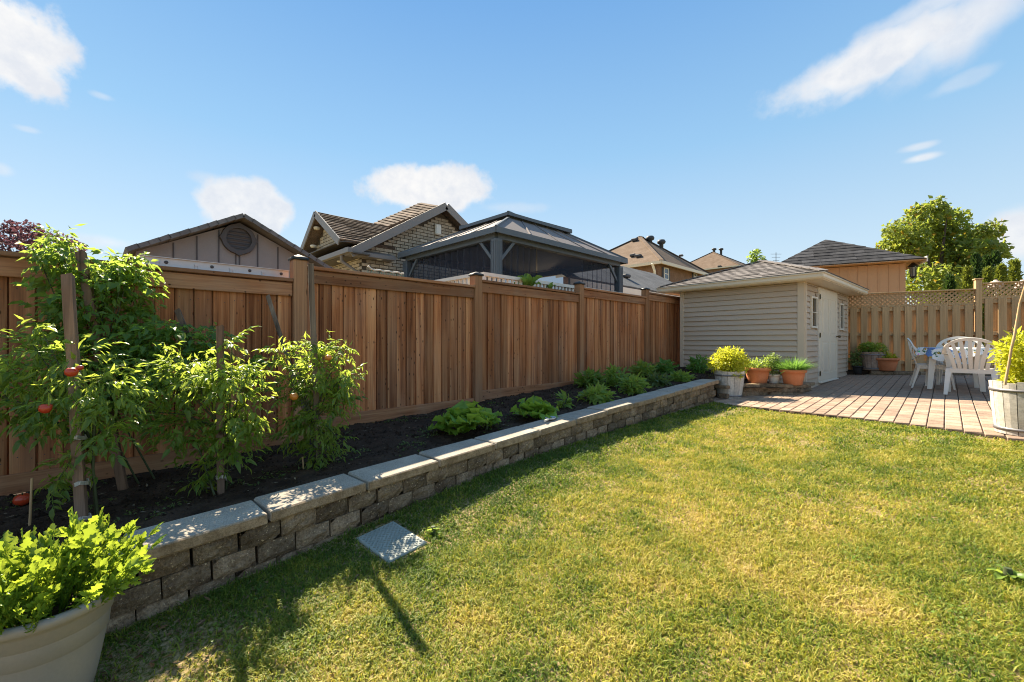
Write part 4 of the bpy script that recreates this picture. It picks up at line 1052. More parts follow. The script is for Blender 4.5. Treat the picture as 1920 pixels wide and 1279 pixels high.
# tan outbuilding beyond the picket fence
TD = PN*-1   # away from the yard
TP = at(1698, 560, 13.0); 
tb = thing('tan_outbuilding', 'tan board sided outbuilding with charcoal shingle roof and wall lantern', 'outbuilding', (TP.x, TP.y, .6), PRZ); TO = Vector((TP.x, TP.y, .6)); TM = Matrix.Rotation(-PRZ, 3, 'Z')
loc = lambda p: TM @ (Vector(p)-TO)
eR = loc(hit(1738, 484, TP+PN*.4, PN)); eL = loc(hit(1440, 503, TP+PN*.4, PN)); tz = (eR.z+eL.z)/2-.02
tapx = loc(hit(1548, 450, TP-PN*1.5, PN))
w0 = eL.x+.4
mb = MB(); mb.box((w0/2, 1.6, tz/2-.2), (-w0, 3.2, tz+.3)); part('wall', mb, TANW, tb)
for px in (1575, 1591, 1609, 1628, 1647, 1667, 1688):
    x = loc(hit(px, 530, TP, PN)).x; mb = MB(); mb.box((x, -.004, tz/2), (.022, .02, tz-.1)); part('batten', mb, TANW, tb)
dep = 3.9
E_ = [Vector((eL.x, -.4, tz)), Vector((eR.x, -.4, tz)), Vector((eR.x, dep, tz)), Vector((eL.x, dep, tz))]
mb = MB(); mb.add(E_+[tapx, Vector((tapx.x, max(tapx.y+.3, 2), tapx.z))], [(0, 1, 4), (1, 2, 5, 4), (2, 3, 5), (3, 0, 4, 5), (3, 2, 1, 0)]); tr_ = link('roof', mb.mesh('roof', SHDARK), tb)
shingles(tr_, E_[0], E_[1], tapx+Vector((.01, 0, 0)), tapx-Vector((.01, 0, 0)), 9, .5, SHDARK, .016)
mb = MB(); mb.box(((eL.x+eR.x)/2, dep/2-.2, tz-.02), (eR.x-eL.x-.02, dep+.38, .02)); part('soffit', mb, TANW, tb)
mb = MB(); mb.box((eR.x+.01, dep/2-.2, tz-.01), (.03, dep+.4, .16)); part('fascia', mb, WHITE, tb)
lw = loc(hit(1715, 508, TP+PN*.0, PN))
lan = MB(); lan.lathe([(.03, .26), (.12, .16), (.14, .15), (.10, .14)], 6, (0, 0, 0)); lan.lathe([(.07, -.16), (.05, -.2), (0, -.22)], 6)
for k in range(6):
    a = k*math.pi/3; lan.bar((.10*math.cos(a), .10*math.sin(a), .14), (.07*math.cos(a), .07*math.sin(a), -.16), .014, .014)
lan.bar((-.2, 0, .3), (0, 0, .3), .025, .025); lan.bar((0, 0, .3), (0, 0, .25), .02, .02)
lo_ = link('lantern', lan.mesh('lantern', CAPBLK), tb, (lw.x, .12, lw.z)); mb = MB(); mb.lathe([(.06, -.15), (.085, .12)], 6); link('pane', mb.mesh('pane', plain('lantern_glass', (.30, .30, .28), .2)), lo_)
f = MB(); f.box((0, 0, 0), (.05, .5, 1.0)); wf = link('window', f.mesh('window', GREYDK), tb, (.03, .45, 1.55)); mb = MB(); mb.box((.03, 0, 0), (.02, .4, .9)); link('pane', mb.mesh('pane', GLASS), wf)

# ------------------------------------------------------------------ trees
def crown(name, blobs, n, mat, lsz, parent, fold=.2):
    """leaf clumps: blobs = (centre, (rx,ry,rz), weight)"""
    P = []; Nn = []
    tot = sum(b[2] for b in blobs)
    for c, rr, w in blobs:
        k = int(n*w/tot); u = np.random.randn(k, 3); u /= np.linalg.norm(u, axis=1, keepdims=True); rad = np.random.uniform(.45, 1.03, k)[:, None]
        p = np.array(c)+u*rad*np.array(rr); P.append(p); Nn.append(u)
    P = np.concatenate(P); U = np.concatenate(Nn); k = len(P)
    D = np.random.randn(k, 3)*.8+U*.4+[0, 0, -.35]; N = U*.7+np.random.randn(k, 3)*.6+[0, 0, .4]
    V, F = leaves_np(P, D, N, lsz*np.random.uniform(.6, 1.3, k), lsz*np.random.uniform(.45, .9, k), fold, .1)
    o = link(name, np_mesh(name, V-np.array(parent['_o']), F, mat), parent); return o
mt = at(1755, 470, 19.0)
mp = thing('maple_tree', 'large yellow green leafy tree rising behind the tan outbuilding', 'tree', (mt.x, mt.y, .4))
bl_ = []; rg = random.Random(5)
for px, py, r_ in ((1700, 440, 1.0), (1740, 405, .95), (1775, 415, .9), (1730, 450, 1.2), (1790, 450, 1.1), (1835, 445, .85), (1850, 470, .8), (1810, 480, 1.2), (1760, 490, 1.3), (1700, 470, 1.0), (1672, 462, .65), (1740, 530, 1.2), (1800, 520, 1.1), (1860, 430, .5), (1755, 385, .45), (1720, 400, .5), (1680, 430, .5), (1870, 475, .45), (1780, 560, 1.3), (1830, 560, 1.2)):
    c_ = at(px, py, 19+rg.uniform(-1.2, 1.2)); bl_.append((tuple(c_), (r_, r_, r_*.8), r_*r_))
crown('crown', [(c, tuple(q*.86 for q in r), w) for c, r, w in bl_], 11000, MAPLEL, .21, mp)
mb = MB(); mb.tube([(mt.x, mt.y, .2), (mt.x+.1, mt.y, 2), (mt.x-.1, mt.y+.1, 3.4)], [.28, .2, .12], 8)
for px, py in ((1700, 440), (1775, 410), (1840, 450), (1735, 460), (1800, 480)): mb.tube([(mt.x+.05, mt.y, 1.8), (Vector((mt.x, mt.y, 3.2))+Vector(at(px, py, 19)))/2, at(px, py, 19)], [.12, .07, .02], 6)
part('trunk', mb, BARK, mp, True)
for i, (px, py, w_, m_, lab, d_) in enumerate(((1829, 480, 1.0, CEDARL, 'dark green cedar left of the tallest one behind the lattice fence', 15.5), (1849, 484, .9, CEDARL, 'dark green cedar between two taller ones behind the lattice fence', 15.6), (1867, 477, 1.1, CEDARL, 'tallest dark green cedar behind the lattice fence', 15.4), (1814, 505, .75, CEDARY, 'light green young cedar at the left end of the cedar row', 14), (1852, 507, .85, CEDARY, 'light green young cedar in the middle of the row', 14), (1877, 502, .85, CEDARY, 'light green young cedar under the tallest dark one', 14), (1902, 492, .95, CEDARY, 'light green cedar at the right end of the row', 14), (1780, 522, .8, CEDARL, 'small dark cedar beside the tan outbuilding', 14.5))):
    p = at(px, py, d_); tr = thing('cedar_tree', lab, 'tree', (p.x, p.y, .5), 0, 'cedars behind the lattice fence')
    h_ = p.z-.5; n_ = 1500; f_ = np.random.rand(n_)**.8; a_ = np.random.rand(n_)*6.283; rr_ = .38*w_*(1-f_)**.8*np.random.uniform(.5, 1.08, n_)+.02
    P = np.stack([np.cos(a_)*rr_, np.sin(a_)*rr_, f_*h_], 1); D = np.stack([np.cos(a_)*.5, np.sin(a_)*.5, np.full(n_, .9)], 1)+.3*np.random.randn(n_, 3)
    V, F = leaves_np(P, D, np.random.randn(n_, 3), np.random.uniform(.1, .2, n_), np.random.uniform(.05, .1, n_)); link('crown', np_mesh('crown', V, F, m_), tr)
    mb = MB(); mb.tube([(0, 0, -.2), (0, 0, h_*.8)], [.05, .01], 6); link('trunk', mb.mesh('trunk', BARK), tr)
pt = at(70, 450, 13)
pu = thing('purple_leaf_tree', 'dark purple leaved tree peeking over the left end of the fence', 'tree', (pt.x, pt.y, .3))
crown('crown', [(tuple(at(px, py, 13+rg.uniform(-.5, .5))), (r_, r_, r_*.75), r_) for px, py, r_ in ((30, 445, .45), (60, 450, .5), (95, 455, .5), (130, 462, .35), (20, 425, .25), (60, 432, .3), (10, 470, .4), (75, 475, .6), (120, 480, .5), (-40, 450, .6))], 2300, PURPL, .11, pu)
mb = MB(); mb.tube([(pt.x, pt.y, .1), (pt.x, pt.y, 3.6)], [.14, .05], 8)
for px, py in ((25, 425), (60, 430), (130, 455)): mb.tube([(pt.x, pt.y, 2.8), at(px, py+8, 13)], [.06, .015], 5)
part('trunk', mb, BARK, pu, True)
st = at(1418, 482, 22); sa = thing('sapling', 'slim sapling top showing above the shed roof', 'tree', (st.x, st.y, 1.5))
crown('crown', [(tuple(at(px, py, 22)), (.25, .25, .25), 1) for px, py in ((1418, 476), (1412, 484), (1424, 486), (1418, 492))], 260, BEDL, .16, sa)
mb = MB(); mb.tube([(st.x, st.y, 1.0), (st.x, st.y, st.z+.1)], [.06, .02], 6); part('trunk', mb, BARK, sa, True)
an = at(1455, 474, 40); ae = thing('antenna', 'thin rooftop antenna against the sky beside the charcoal roof', 'antenna', (an.x, an.y, an.z-2.5))
mb = MB(); mb.tube([(an.x, an.y, an.z-2.5), an], .03, 6); part('mast', mb, GREYDK, ae, True)
for k in range(3): mb = MB(); mb.tube([an-RGT*(.5-.1*k)-Vector((0, 0, .15+.3*k)), an+RGT*(.5-.1*k)-Vector((0, 0, .15+.3*k))], .02, 4); part('element', mb, GREYDK, ae, True)
for px, py, w_, lab in ((1707, 527, .2, 'pale pink round cap showing just above the lattice fence by the post'), (1917, 527, .2, 'pale pink round cap above the lattice fence at the right edge')):
    px = 1867 if px == 1707 else px
    p = at(px, 533, 12.5); mb = MB(); mb.lathe([(.16, -.12), (.155, 0), (.12, .06), (.05, .09), (.04, .12), (0, .125)], 14); 
    r_ = thing('parasol', lab, 'parasol', (p.x, p.y, .6), 0, 'closed parasol tops behind the lattice fence'); link('cover', mb.mesh('cover', plain('faded_pink', (.62, .46, .38), .7)), r_, (0, 0, p.z-.6))
    mb = MB(); mb.tube([(0, 0, 0), (0, 0, p.z-.65)], .025, 8); link('pole', mb.mesh('pole', WHITE), r_)
# ------------------------------------------------------------------ leaves as single objects
def leaflet(mb, p, d, n, L, W, fold=.18, droop=.25, lobes=False, st=None):
    p, d, n = Vector(p), Vector(d).normalized(), Vector(n); s = d.cross(n).normalized(); n = s.cross(d)
    st = st or ((0, 0), (.25, .42), (.55, .40), (.8, .2), (1, 0)); V = []; F = []; prev = None
    for i, (f, w) in enumerate(st):
        c = p+d*(L*f)-n*(droop*L*f*f)
        if w == 0: cur = (len(V),); V.append(c)
        else:
            cur = (len(V), len(V)+1, len(V)+2); V += [c-s*W*w+n*W*fold*(.6+.8*(i % 2)), c, c+s*W*w+n*W*fold*(.6+.8*((i+1) % 2))]
        if prev is not None:
            if len(prev) == 1: F += [(prev[0], cur[1], cur[0]), (prev[0], cur[2], cur[1])]
            elif len(cur) == 1: F += [(prev[0], prev[1], cur[0]), (prev[1], prev[2], cur[0])]
            else: F += [(prev[0], prev[1], cur[1], cur[0]), (prev[1], prev[2], cur[2], cur[1])]
        prev = cur
    mb.add(V, F, True)
def compound(rg, pairs=3, lw=.5, mat=TOML):
    """tomato-like leaf along +Y, unit length, upper side +Z, drooping"""
    mb = MB(); dr = rg.uniform(.25, .6)
    P = lambda f: Vector((.06*math.sin(f*3+rg.random()), f, -dr*f*f))
    mb.tube([P(0), P(.35), P(.7), P(1)*.98], [.014, .011, .008, .004], 3, False)
    for k in range(pairs):
        f = .28+.5*k/max(1, pairs-1)
        for s in (-1, 1):
            L = rg.uniform(.30, .44)*(1-.12*k); a = rg.uniform(.75, 1.2)
            leaflet(mb, P(f+rg.uniform(-.04, .04)), (s*math.sin(a), math.cos(a), -.35-rg.uniform(0, .5)), (s*.2+rg.uniform(-.3, .3), .25, 1), L, L*lw, .2, rg.uniform(.1, .5))
    leaflet(mb, P(.85), (rg.uniform(-.2, .2), 1, -.7*dr-.2), (0, .3, 1), .42, .42*lw, .2, rg.uniform(.2, .5))
    return mb.mesh('leaf', mat)
def orient(d, up=Vector((0, 0, 1)), roll=0.0):
    y = Vector(d).normalized(); x = y.cross(up)
    if x.length < .05: x = y.cross(Vector((1, 0, 0)))
    x.normalize(); z = x.cross(y); M = basis(x, y, z); return M @ Matrix.Rotation(roll, 3, 'Y')
rgp = random.Random(3)
TLM = [compound(rgp, 4, .40) for _ in range(5)]+[compound(rgp, 3, .34) for _ in range(3)]
VLM = [compound(rgp, 2, .62, VINEL) for _ in range(5)]
def fruit(pos, r, parent, mat):
    mb = MB(); mb.lathe([(0, -.9*r), (.5*r, -.82*r), (.92*r, -.4*r), (r, 0), (.9*r, .45*r), (.55*r, .76*r), (.15*r, .72*r), (0, .66*r)], 14)
    o = link('tomato', mb.mesh('tomato', mat), parent, Vector(pos)-Vector(parent['_o']))
    mb = MB()
    for k in range(5):
        a = k*1.257; leaflet(mb, (0, 0, .72*r), (math.cos(a), math.sin(a), .15), (0, 0, 1), .75*r, .2*r)
    link('calyx', mb.mesh('calyx', STEM), o)
def tomato_plant(name, label, base, blobs, n, meshes, size, stems, group='staked tomato plants in the garden bed', cat='tomato plant', down=.15, fine=230, fmat=TOMS):
    t = thing(name, label, cat, base, 0, group); O = Vector(base); rg = random.Random(int(abs(base[1]*100))+n)
    sm_ = MB()
    for s in stems: sm_.tube(s, [.0075, .006, .005, .003][:len(s)] if len(s) <= 4 else .005, 5)
    tot = sum(b[2] for b in blobs)
    for c, rr, w in blobs:
        c = Vector(c)
        for k in range(int(n*w/tot)):
            u = Vector((rg.gauss(0, 1), rg.gauss(0, 1), rg.gauss(0, 1))).normalized(); q = rg.uniform(.15, .92)**.6
            p = c+Vector((u.x*rr[0], u.y*rr[1], u.z*rr[2]))*q
            d = Vector((u.x+rg.uniform(-.5, .5), u.y+rg.uniform(-.5, .5), u.z*.5+rg.uniform(-.6, .45)-down+.3))
            L = size*rg.uniform(.65, 1.25); p = p-d.normalized()*L*.45
            o = link('leaf', rg.choice(meshes), t, p-O, orient(d, roll=rg.uniform(-.6, .6)), (L, L, L))
        if len(blobs) > 1: sm_.tube([Vector(stems[0][1]), (Vector(stems[0][1])+c)/2+Vector((0, 0, .05)), c], [.007, .006, .004], 4)
    part('stem', sm_, STEM, t, True)
    if fine:
        P = []; U = []
        for c, rr, w in blobs:
            k = int(fine*w/tot); u = np.random.randn(k, 3); u /= np.linalg.norm(u, axis=1, keepdims=True)
            P.append(np.array(c)-np.array(base)+u*np.random.uniform(.35, 1.08, (k, 1))*np.array(rr)); U.append(u)
        P = np.concatenate(P); U = np.concatenate(U); k = len(P); P = np.repeat(P, 3, 0)+np.random.randn(k*3, 3)*.018; U = np.repeat(U, 3, 0); k *= 3
        D = U*.6+np.random.randn(k, 3)*.45+[0, 0, -.35]; V, F = leaves_np(P, D, np.random.randn(k, 3)*.6+[.3, 0, .8], np.random.uniform(.03, .085, k), np.random.uniform(.010, .028, k), .25, .3)
        o = link('small_leaves', np_mesh('small_leaves', V, F, fmat), t); o['kind'] = 'stuff'
    return t
def stake(px0, py0, base, w, label, h=None, lean_top=None, ties=(), mat=None):
    """square weathered stake from base up to the pixel of its top"""
    b = Vector(base); top = lean_top
    t = thing('wooden_stake', label, 'stake', tuple(b), 0, 'wooden stakes in the garden bed')
    mb = MB(); a = Vector((0, 0, -.15)); e = top-b; u = (e-a).normalized(); sd = u.cross(Vector((.3, 1, 0))).normalized(); fr = sd.cross(u)
    N = 6; V = []; rg = random.Random(int(px0))
    for i in range(N+1):
        p = a.lerp(e, i/N)+sd*rg.uniform(-.003, .003)+fr*rg.uniform(-.003, .003)
        V += [p-sd*w/2-fr*w/2, p+sd*w/2-fr*w/2, p+sd*w/2+fr*w/2, p-sd*w/2+fr*w/2]
    V[-1] = V[-1]+u*.012; V[-3] = V[-3]-u*.01
    mb.add(V, [(4*i+k, 4*i+(k+1) % 4, 4*i+4+(k+1) % 4, 4*i+4+k) for i in range(N) for k in range(4)]+[(3, 2, 1, 0), (4*N, 4*N+1, 4*N+2, 4*N+3)])
    link('shaft', mb.mesh('shaft', mat or STAKE), t)
    for f in ties:
        p = Vector((0, 0, 0)).lerp(e, f); mb = MB(); r = w*.62
        ring = [p+sd*r*math.cos(k*math.pi/4)*1.05+fr*r*math.sin(k*math.pi/4)*1.05+u*(.006*math.sin(k*2)) for k in range(9)]
        for q in range(8): mb.bar(ring[q], ring[q+1], .006, .022)
        mb.bar(ring[2], ring[2]+sd*.05+Vector((0, 0, -.035)), .004, .02); mb.bar(ring[3], ring[3]-sd*.07+Vector((0, 0, .02)), .004, .018)
        link('tie', mb.mesh('tie', TIE), t)
    return t
def bed(x, y): return Vector((x, y, soil(x, y)))
def at_x(px, py, X): return hX(px, py, X)
s1 = on(158, 985, lambda x, y: soil(x, y)); s2 = on(414, 925, lambda x, y: soil(x, y)); s3 = on(600, 872, lambda x, y: soil(x, y))
d1, d2, d3 = [(p-CAM).dot(FWD) for p in (s1, s2, s3)]
stake(128, 515, s1, .046, 'thick stake through the leftmost tomato plant, tied with pale cloth', lean_top=at(128, 517, d1), ties=(.17, .03, .35))
stake(412, 612, s2, .040, 'short flat topped stake in the middle tomato plant', lean_top=at(412, 613, d2), ties=(.1,))
stake(583, 495, s3, .042, 'tall dark weathered stake in front of the capped fence post', lean_top=at(582, 497, d3), ties=(.2,), mat=STAKED)
v0 = bed(.42, .18); stake(150, 473, v0, .05, 'grey stake by the climbing vine, its tip rising above the fence', lean_top=at_x(152, 474, .36))
b4 = bed(.5, .95); stake(333, 580, b4, .036, 'small grey stake with a ragged top close to the fence boards', lean_top=at_x(333, 582, .42), mat=STAKED)
b5 = bed(.75, 1.5); stake(505, 555, b5, .036, 'thin stake leaning left against the fence left of the capped post', lean_top=at_x(502, 556, .35), mat=STAKED)
def B(px, py, d, rx, ry, rz, w=None): return (tuple(at(px, py, d)), (rx*.86, ry*.86, rz*.95), w or rx*rz)
p1 = tomato_plant('tomato_plant', 'yellowing tomato plant with red fruit at the left edge of the bed', tuple(s1+Vector((-.07, .05, 0))),
    [B(125, 690, d1, .26, .26, .20), B(50, 700, d1, .22, .22, .2), B(190, 730, d1-.02, .22, .22, .2), B(60, 645, d1, .13, .13, .10), B(120, 780, d1, .22, .2, .16), B(30, 770, d1+.1, .18, .18, .14), B(150, 850, d1, .12, .12, .14), B(205, 810, d1, .13, .13, .12), B(-60, 720, d1, .25, .25, .25), B(75, 615, d1, .08, .08, .08), B(110, 900, d1, .09, .09, .1)],
    235, TLM, .17, [[s1+Vector((-.07, .05, 0)), s1+Vector((-.04, .03, .45)), at(125, 720, d1)], [s1+Vector((.0, .06, 0)), at(175, 880, d1), at(180, 740, d1)]])
for px, py, r, m in ((134, 698, .034, TOMATO), (86, 766, .036, TOMATO), (150, 690, .018, TOMATO)): fruit(at(px, py, d1-.20), r*.85, p1, m)
p2 = tomato_plant('tomato_plant', 'bushy green tomato plant in the middle of the staked row', tuple(s2+Vector((-.06, .04, 0))),
    [B(330, 720, d2, .28, .25, .22), B(420, 715, d2, .28, .26, .22), B(385, 690, d2, .22, .22, .16), B(460, 760, d2, .2, .2, .2), B(340, 800, d2, .26, .22, .2), B(430, 820, d2, .24, .22, .22), B(290, 700, d2, .15, .15, .14), B(465, 700, d2, .13, .13, .1), B(435, 650, d2, .07, .07, .09), B(310, 660, d2, .1, .1, .08), B(390, 880, d2, .14, .14, .14), B(260, 770, d2, .15, .15, .14), B(480, 790, d2, .1, .1, .1)],
    240, TLM, .175, [[s2+Vector((-.05, .04, 0)), s2+Vector((-.02, .05, .4)), at(400, 720, d2)], [s2+Vector((.03, -.04, 0)), at(380, 860, d2), at(340, 760, d2)]])
p3 = tomato_plant('tomato_plant', 'right hand tomato plant spilling from the tall stake with an orange fruit', tuple(s3+Vector((-.04, -.04, 0))),
    [B(590, 700, d3, .26, .26, .24), B(640, 710, d3, .2, .2, .18), B(545, 720, d3, .2, .2, .2), B(595, 650, d3, .16, .16, .13), B(640, 660, d3, .12, .12, .09), B(600, 790, d3, .22, .2, .24), B(560, 800, d3, .17, .17, .22), B(535, 660, d3, .12, .12, .1), B(635, 760, d3, .14, .14, .16), B(600, 850, d3, .15, .14, .12), B(640, 830, d3, .08, .08, .09), B(545, 645, d3, .06, .06, .08)],
    265, TLM, .16, [[s3+Vector((-.04, -.04, 0)), s3+Vector((-.02, -.05, .35)), at(590, 700, d3)], [s3+Vector((.05, -.05, 0)), at(615, 830, d3), at(640, 700, d3)]])
fruit(at(551, 744, d3-.2), .032, p3, TOMATOO); fruit(at(616, 671, d3-.14), .026, p3, TOMATOO)
def BX(px, py, X, rx, ry, rz, w=None): return (tuple(hX(px, py, X)), (rx, ry, rz), w or ry*rz)
vb = bed(.38, .25)
p4 = tomato_plant('climbing_vine', 'tall climbing plant with dark leaves reaching over the fence top', tuple(vb),
    [BX(190, 600, .34, .17, .33, .2), BX(225, 540, .34, .16, .24, .18), BX(200, 660, .36, .2, .34, .2), BX(110, 490, .28, .15, .15, .14, .03), BX(245, 500, .28, .14, .14, .12, .035), BX(200, 510, .3, .12, .2, .1, .03), BX(125, 560, .34, .12, .14, .2), BX(110, 450, .25, .12, .12, .1, .02), BX(265, 570, .3, .1, .1, .14, .02), BX(70, 478, .25, .1, .12, .06, .008), BX(180, 735, .4, .15, .3, .2), BX(115, 640, .35, .1, .14, .2)],
    300, VLM, .19, [[vb, hX(180, 760, .36), hX(190, 600, .34), hX(215, 500, .3)], [vb+Vector((0, .1, 0)), hX(150, 650, .36), hX(120, 480, .28)]], group='tall bed plants against the fence', cat='climbing plant', fine=420, fmat=VINEL)
b6 = bed(.5, .85)
p5 = tomato_plant('pepper_plant', 'low dark leaved plant around the small grey stake by the fence', tuple(b6), [BX(345, 640, .5, .2, .3, .17), BX(300, 620, .5, .12, .16, .1, .02), BX(400, 655, .5, .14, .2, .12), BX(330, 700, .5, .2, .35, .2), BX(270, 700, .5, .2, .3, .22), BX(470, 690, .55, .1, .14, .14, .02)], 190, VLM, .19, [[b6, hX(340, 760, .5), hX(345, 650, .5)]], group='tall bed plants against the fence', cat='pepper plant', fine=200, fmat=VINEL)
# fallen tomato on the soil, small dry cane
g0 = on(42, 948, soil); ft = thing('fallen_tomato', 'red tomato lying on the soil behind the celery pot', 'tomato', tuple(g0))
mb = MB(); r = .045; mb.lathe([(0, -.9*r), (.5*r, -.82*r), (.92*r, -.4*r), (r, 0), (.9*r, .45*r), (.55*r, .76*r), (0, .68*r)], 14, (0, 0, .04)); link('flesh', mb.mesh('flesh', TOMATO), ft)
mb = MB(); mb.tube([(0, 0, .07), (.01, 0, .085)], .004, 5); link('stalk', mb.mesh('stalk', STEM), ft)
g1 = on(55, 985, soil); cn = thing('bamboo_cane', 'short thin cane leaning in the soil left of the thick stake', 'cane', tuple(g1)); mb = MB(); mb.tube([(0, 0, -.05), at(60, 897, (g1-CAM).dot(FWD))-g1], .006, 6); link('stick', mb.mesh('stick', TANF), cn)
g2 = on(570, 880, soil); cn = thing('bamboo_cane', 'short reddish cane stub in front of the right hand tomato plant', 'cane', tuple(g2)); mb = MB(); mb.tube([(0, 0, -.05), at(567, 857, (g2-CAM).dot(FWD))-g2], .006, 6); link('stick', mb.mesh('stick', TANF), cn)

# leafy plants along the bed
def bigleaf(rg, mat, ruff=.1, wide=.38):
    mb = MB(); nx, ny = 4, 6; V = []; F = []
    for j in range(ny+1):
        f = j/ny; w = wide*math.sin(math.pi*min(1, f*.92+.06))**.7; c = Vector((0, .25+f*.8, .35*f-.55*f*f))
        for i in range(nx+1):
            s = i/nx*2-1; V.append(c+Vector((s*w*.5*1.6, 0, ruff*abs(s)*math.sin(j*2.3+i*1.9+rg.random()*2)+.12*abs(s))))
    F = [(j*(nx+1)+i, j*(nx+1)+i+1, (j+1)*(nx+1)+i+1, (j+1)*(nx+1)+i) for j in range(ny) for i in range(nx)]
    mb.add(V, F, True); mb.tube([(0, 0, 0), (0, .25, .02), (0, .6, .06)], [.03, .025, .012], 4); return mb.mesh('leaf', mat)
CHM = [bigleaf(random.Random(k), CHARDL, .17, .55) for k in range(4)]
BDM = [bigleaf(random.Random(k+9), BEDL, .06, .30) for k in range(3)]
def rosette(name, label, cat, p, n, size, meshes, spread=.10, group=None, hi=1.0):
    t = thing(name, label, cat, tuple(p), 0, group); rg = random.Random(int(p.y*100)+n)
    for k in range(n):
        a = k*2.4+rg.uniform(-.3, .3); f = k/n; el = hi*(.25+.85*(1-f))+rg.uniform(-.12, .12); L = size*rg.uniform(.65, 1.1)
        d = Vector((math.cos(a)*math.cos(el), math.sin(a)*math.cos(el), math.sin(el))); q = Vector((math.cos(a), math.sin(a), 0))*spread*f*rg.random()
        link('leaf', rg.choice(meshes), t, q+Vector((0, 0, .01)), orient(d, roll=rg.uniform(-.4, .4)), (L, L, L))
    mb = MB(); mb.tube([(0, 0, -.04), (0, 0, .05)], [.02, .015], 6); link('stem', mb.mesh('stem', STEM), t); return t
GRB = 'leafy greens along the garden bed'
rosette('chard_plant', 'glossy chard with big leaves beside the wall cap, nearest of the greens', 'chard', on(868, 812, soil), 34, .29, CHM, .16, GRB, 1.15)
rosette('chard_plant', 'small side shoot of chard leaning over the cap right of the big one', 'chard', on(910, 805, soil)+Vector((.02, 0, .02)), 12, .2, CHM, .06, GRB, 1.0)
rosette('chard_plant', 'smaller yellow green chard further along the wall cap', 'chard', on(1003, 785, soil), 28, .24, CHM, .14, GRB, 1.1)
def bush(name, label, cat, p, blobs, n, mat, L, W, group=None, stems=6, sticks=True):
    t = thing(name, label, cat, tuple(p), 0, group); P = []; U = []; tot = sum(b[2] for b in blobs)
    for c, rr, w in blobs:
        k = int(n*w/tot); u = np.random.randn(k, 3); u /= np.linalg.norm(u, axis=1, keepdims=True)
        P.append(np.array(c)+u*(np.random.rand(k, 1)**.5)*np.array(rr)); U.append(u)
    P = np.concatenate(P); U = np.concatenate(U); k = len(P)
    D = U*.8+np.random.randn(k, 3)*.55+[0, 0, .15]; N = np.random.randn(k, 3)*.7+[0, 0, 1.0]
    V, F = leaves_np(P, D, N, L*np.random.uniform(.6, 1.3, k), W*np.random.uniform(.6, 1.2, k), .2, .25)
    link('foliage', np_mesh('foliage', V, F, mat), t)
    mb = MB(); rg = random.Random(n)
    for k in range(stems):
        c, rr, w = rg.choice(blobs); e = Vector(c)+Vector((rg.uniform(-.5, .5)*rr[0], rg.uniform(-.5, .5)*rr[1], rg.uniform(0, .6)*rr[2])); mb.tube([(rg.uniform(-.03, .03), rg.uniform(-.03, .03), 0), e*.5+Vector((0, 0, .02)), e], [.006, .005, .003], 4)
    link('stem', mb.mesh('stem', STEM), t); return t
for px, py, w, h, m, lab in ((1105, 727, .22, .2, BEDL, 'leafy green plant against the fence foot beyond the second chard'), (1150, 727, .26, .24, BEDL, 'broad yellow green bush in the middle of the bed planting'), (1118, 752, .24, .12, HERBL, 'low spreading plant lapping onto the wall cap'), (1185, 740, .2, .2, HERBL, 'upright fine leaved plant between the wall cap and the fence'),
        (1058, 765, .06, .12, HERBL, 'thin single sprout standing in open soil right of the chard'), (1205, 705, .24, .2, BEDL, 'dark plant near the last fence post before the shed'), (1245, 702, .28, .2, CHIVEL, 'dark green mound in front of the shed corner'), (1310, 700, .22, .26, CHIVEL, 'feathery dark plant by the shed wall behind the white bucket'), (1275, 715, .2, .1, BEDL, 'low dark ground plant in the shaded end of the bed'), (1230, 722, .2, .10, WEEDL, 'low trailing weed patch near the end of the wall')):
    p = on(px, py, soil, .8, 14)
    bush('bed_plant', lab, 'plant', p, [((0, 0, h*.55), (w*.98, w*1.05, h*.48), 1), ((.08, -.12, h*.9), (w*.5, w*.5, h*.4), .45), ((-.05, .14, h*.8), (w*.6, w*.6, h*.5), .5), ((.0, -.25*w, h*.35), (w*.95, w*.95, h*.22), .4)], 215 if w > .1 else 45, m, .125, .062, GRB)
# weeds and clods
n = 2600; x = np.random.uniform(.1, 1.5, n); y = np.random.uniform(-.8, 9.5, n); c = np.array([mnoise.noise((a*2.2, b*2.2, 5)) for a, b in zip(x, y)]); k = c > .12; x, y = x[k], y[k]; n = len(x)
P = np.stack([x, y, [soil(a, b)+.004 for a, b in zip(x, y)]], 1); P = np.repeat(P, 4, 0)+np.random.randn(n*4, 3)*[.012, .012, .002]
V, F = leaves_np(P, np.random.randn(len(P), 3)*[1, 1, .3]+[0, 0, .5], np.random.randn(len(P), 3)*.4+[0, 0, 1], np.random.uniform(.014, .035, len(P)), np.random.uniform(.006, .016, len(P)))
o = link('weeds', np_mesh('weeds', V, F, WEEDL)); o['kind'] = 'stuff'
n = 5200; x = np.random.uniform(.03, 1.5, n); y = np.random.uniform(-1.2, 9.9, n); r = .006+.02*np.random.rand(n)**3
Oc = np.array([[1, 0, 0], [-1, 0, 0], [0, 1, 0], [0, -1, 0], [0, 0, 1], [0, 0, -1.]]); T_ = np.array([[0, 2, 4], [2, 1, 4], [1, 3, 4], [3, 0, 4], [2, 0, 5], [1, 2, 5], [3, 1, 5], [0, 3, 5]])
P = np.stack([x, y, [soil(a, b) for a, b in zip(x, y)]], 1); V = (P[:, None]+Oc[None]*r[:, None, None]*np.random.uniform(.5, 1.3, (n, 6, 1))).reshape(-1, 3); F = (np.arange(n)[:, None, None]*6+T_[None]).reshape(-1, 3)
o = link('soil_clods', np_mesh('soil_clods', V, F, SOIL)); o['kind'] = 'stuff'
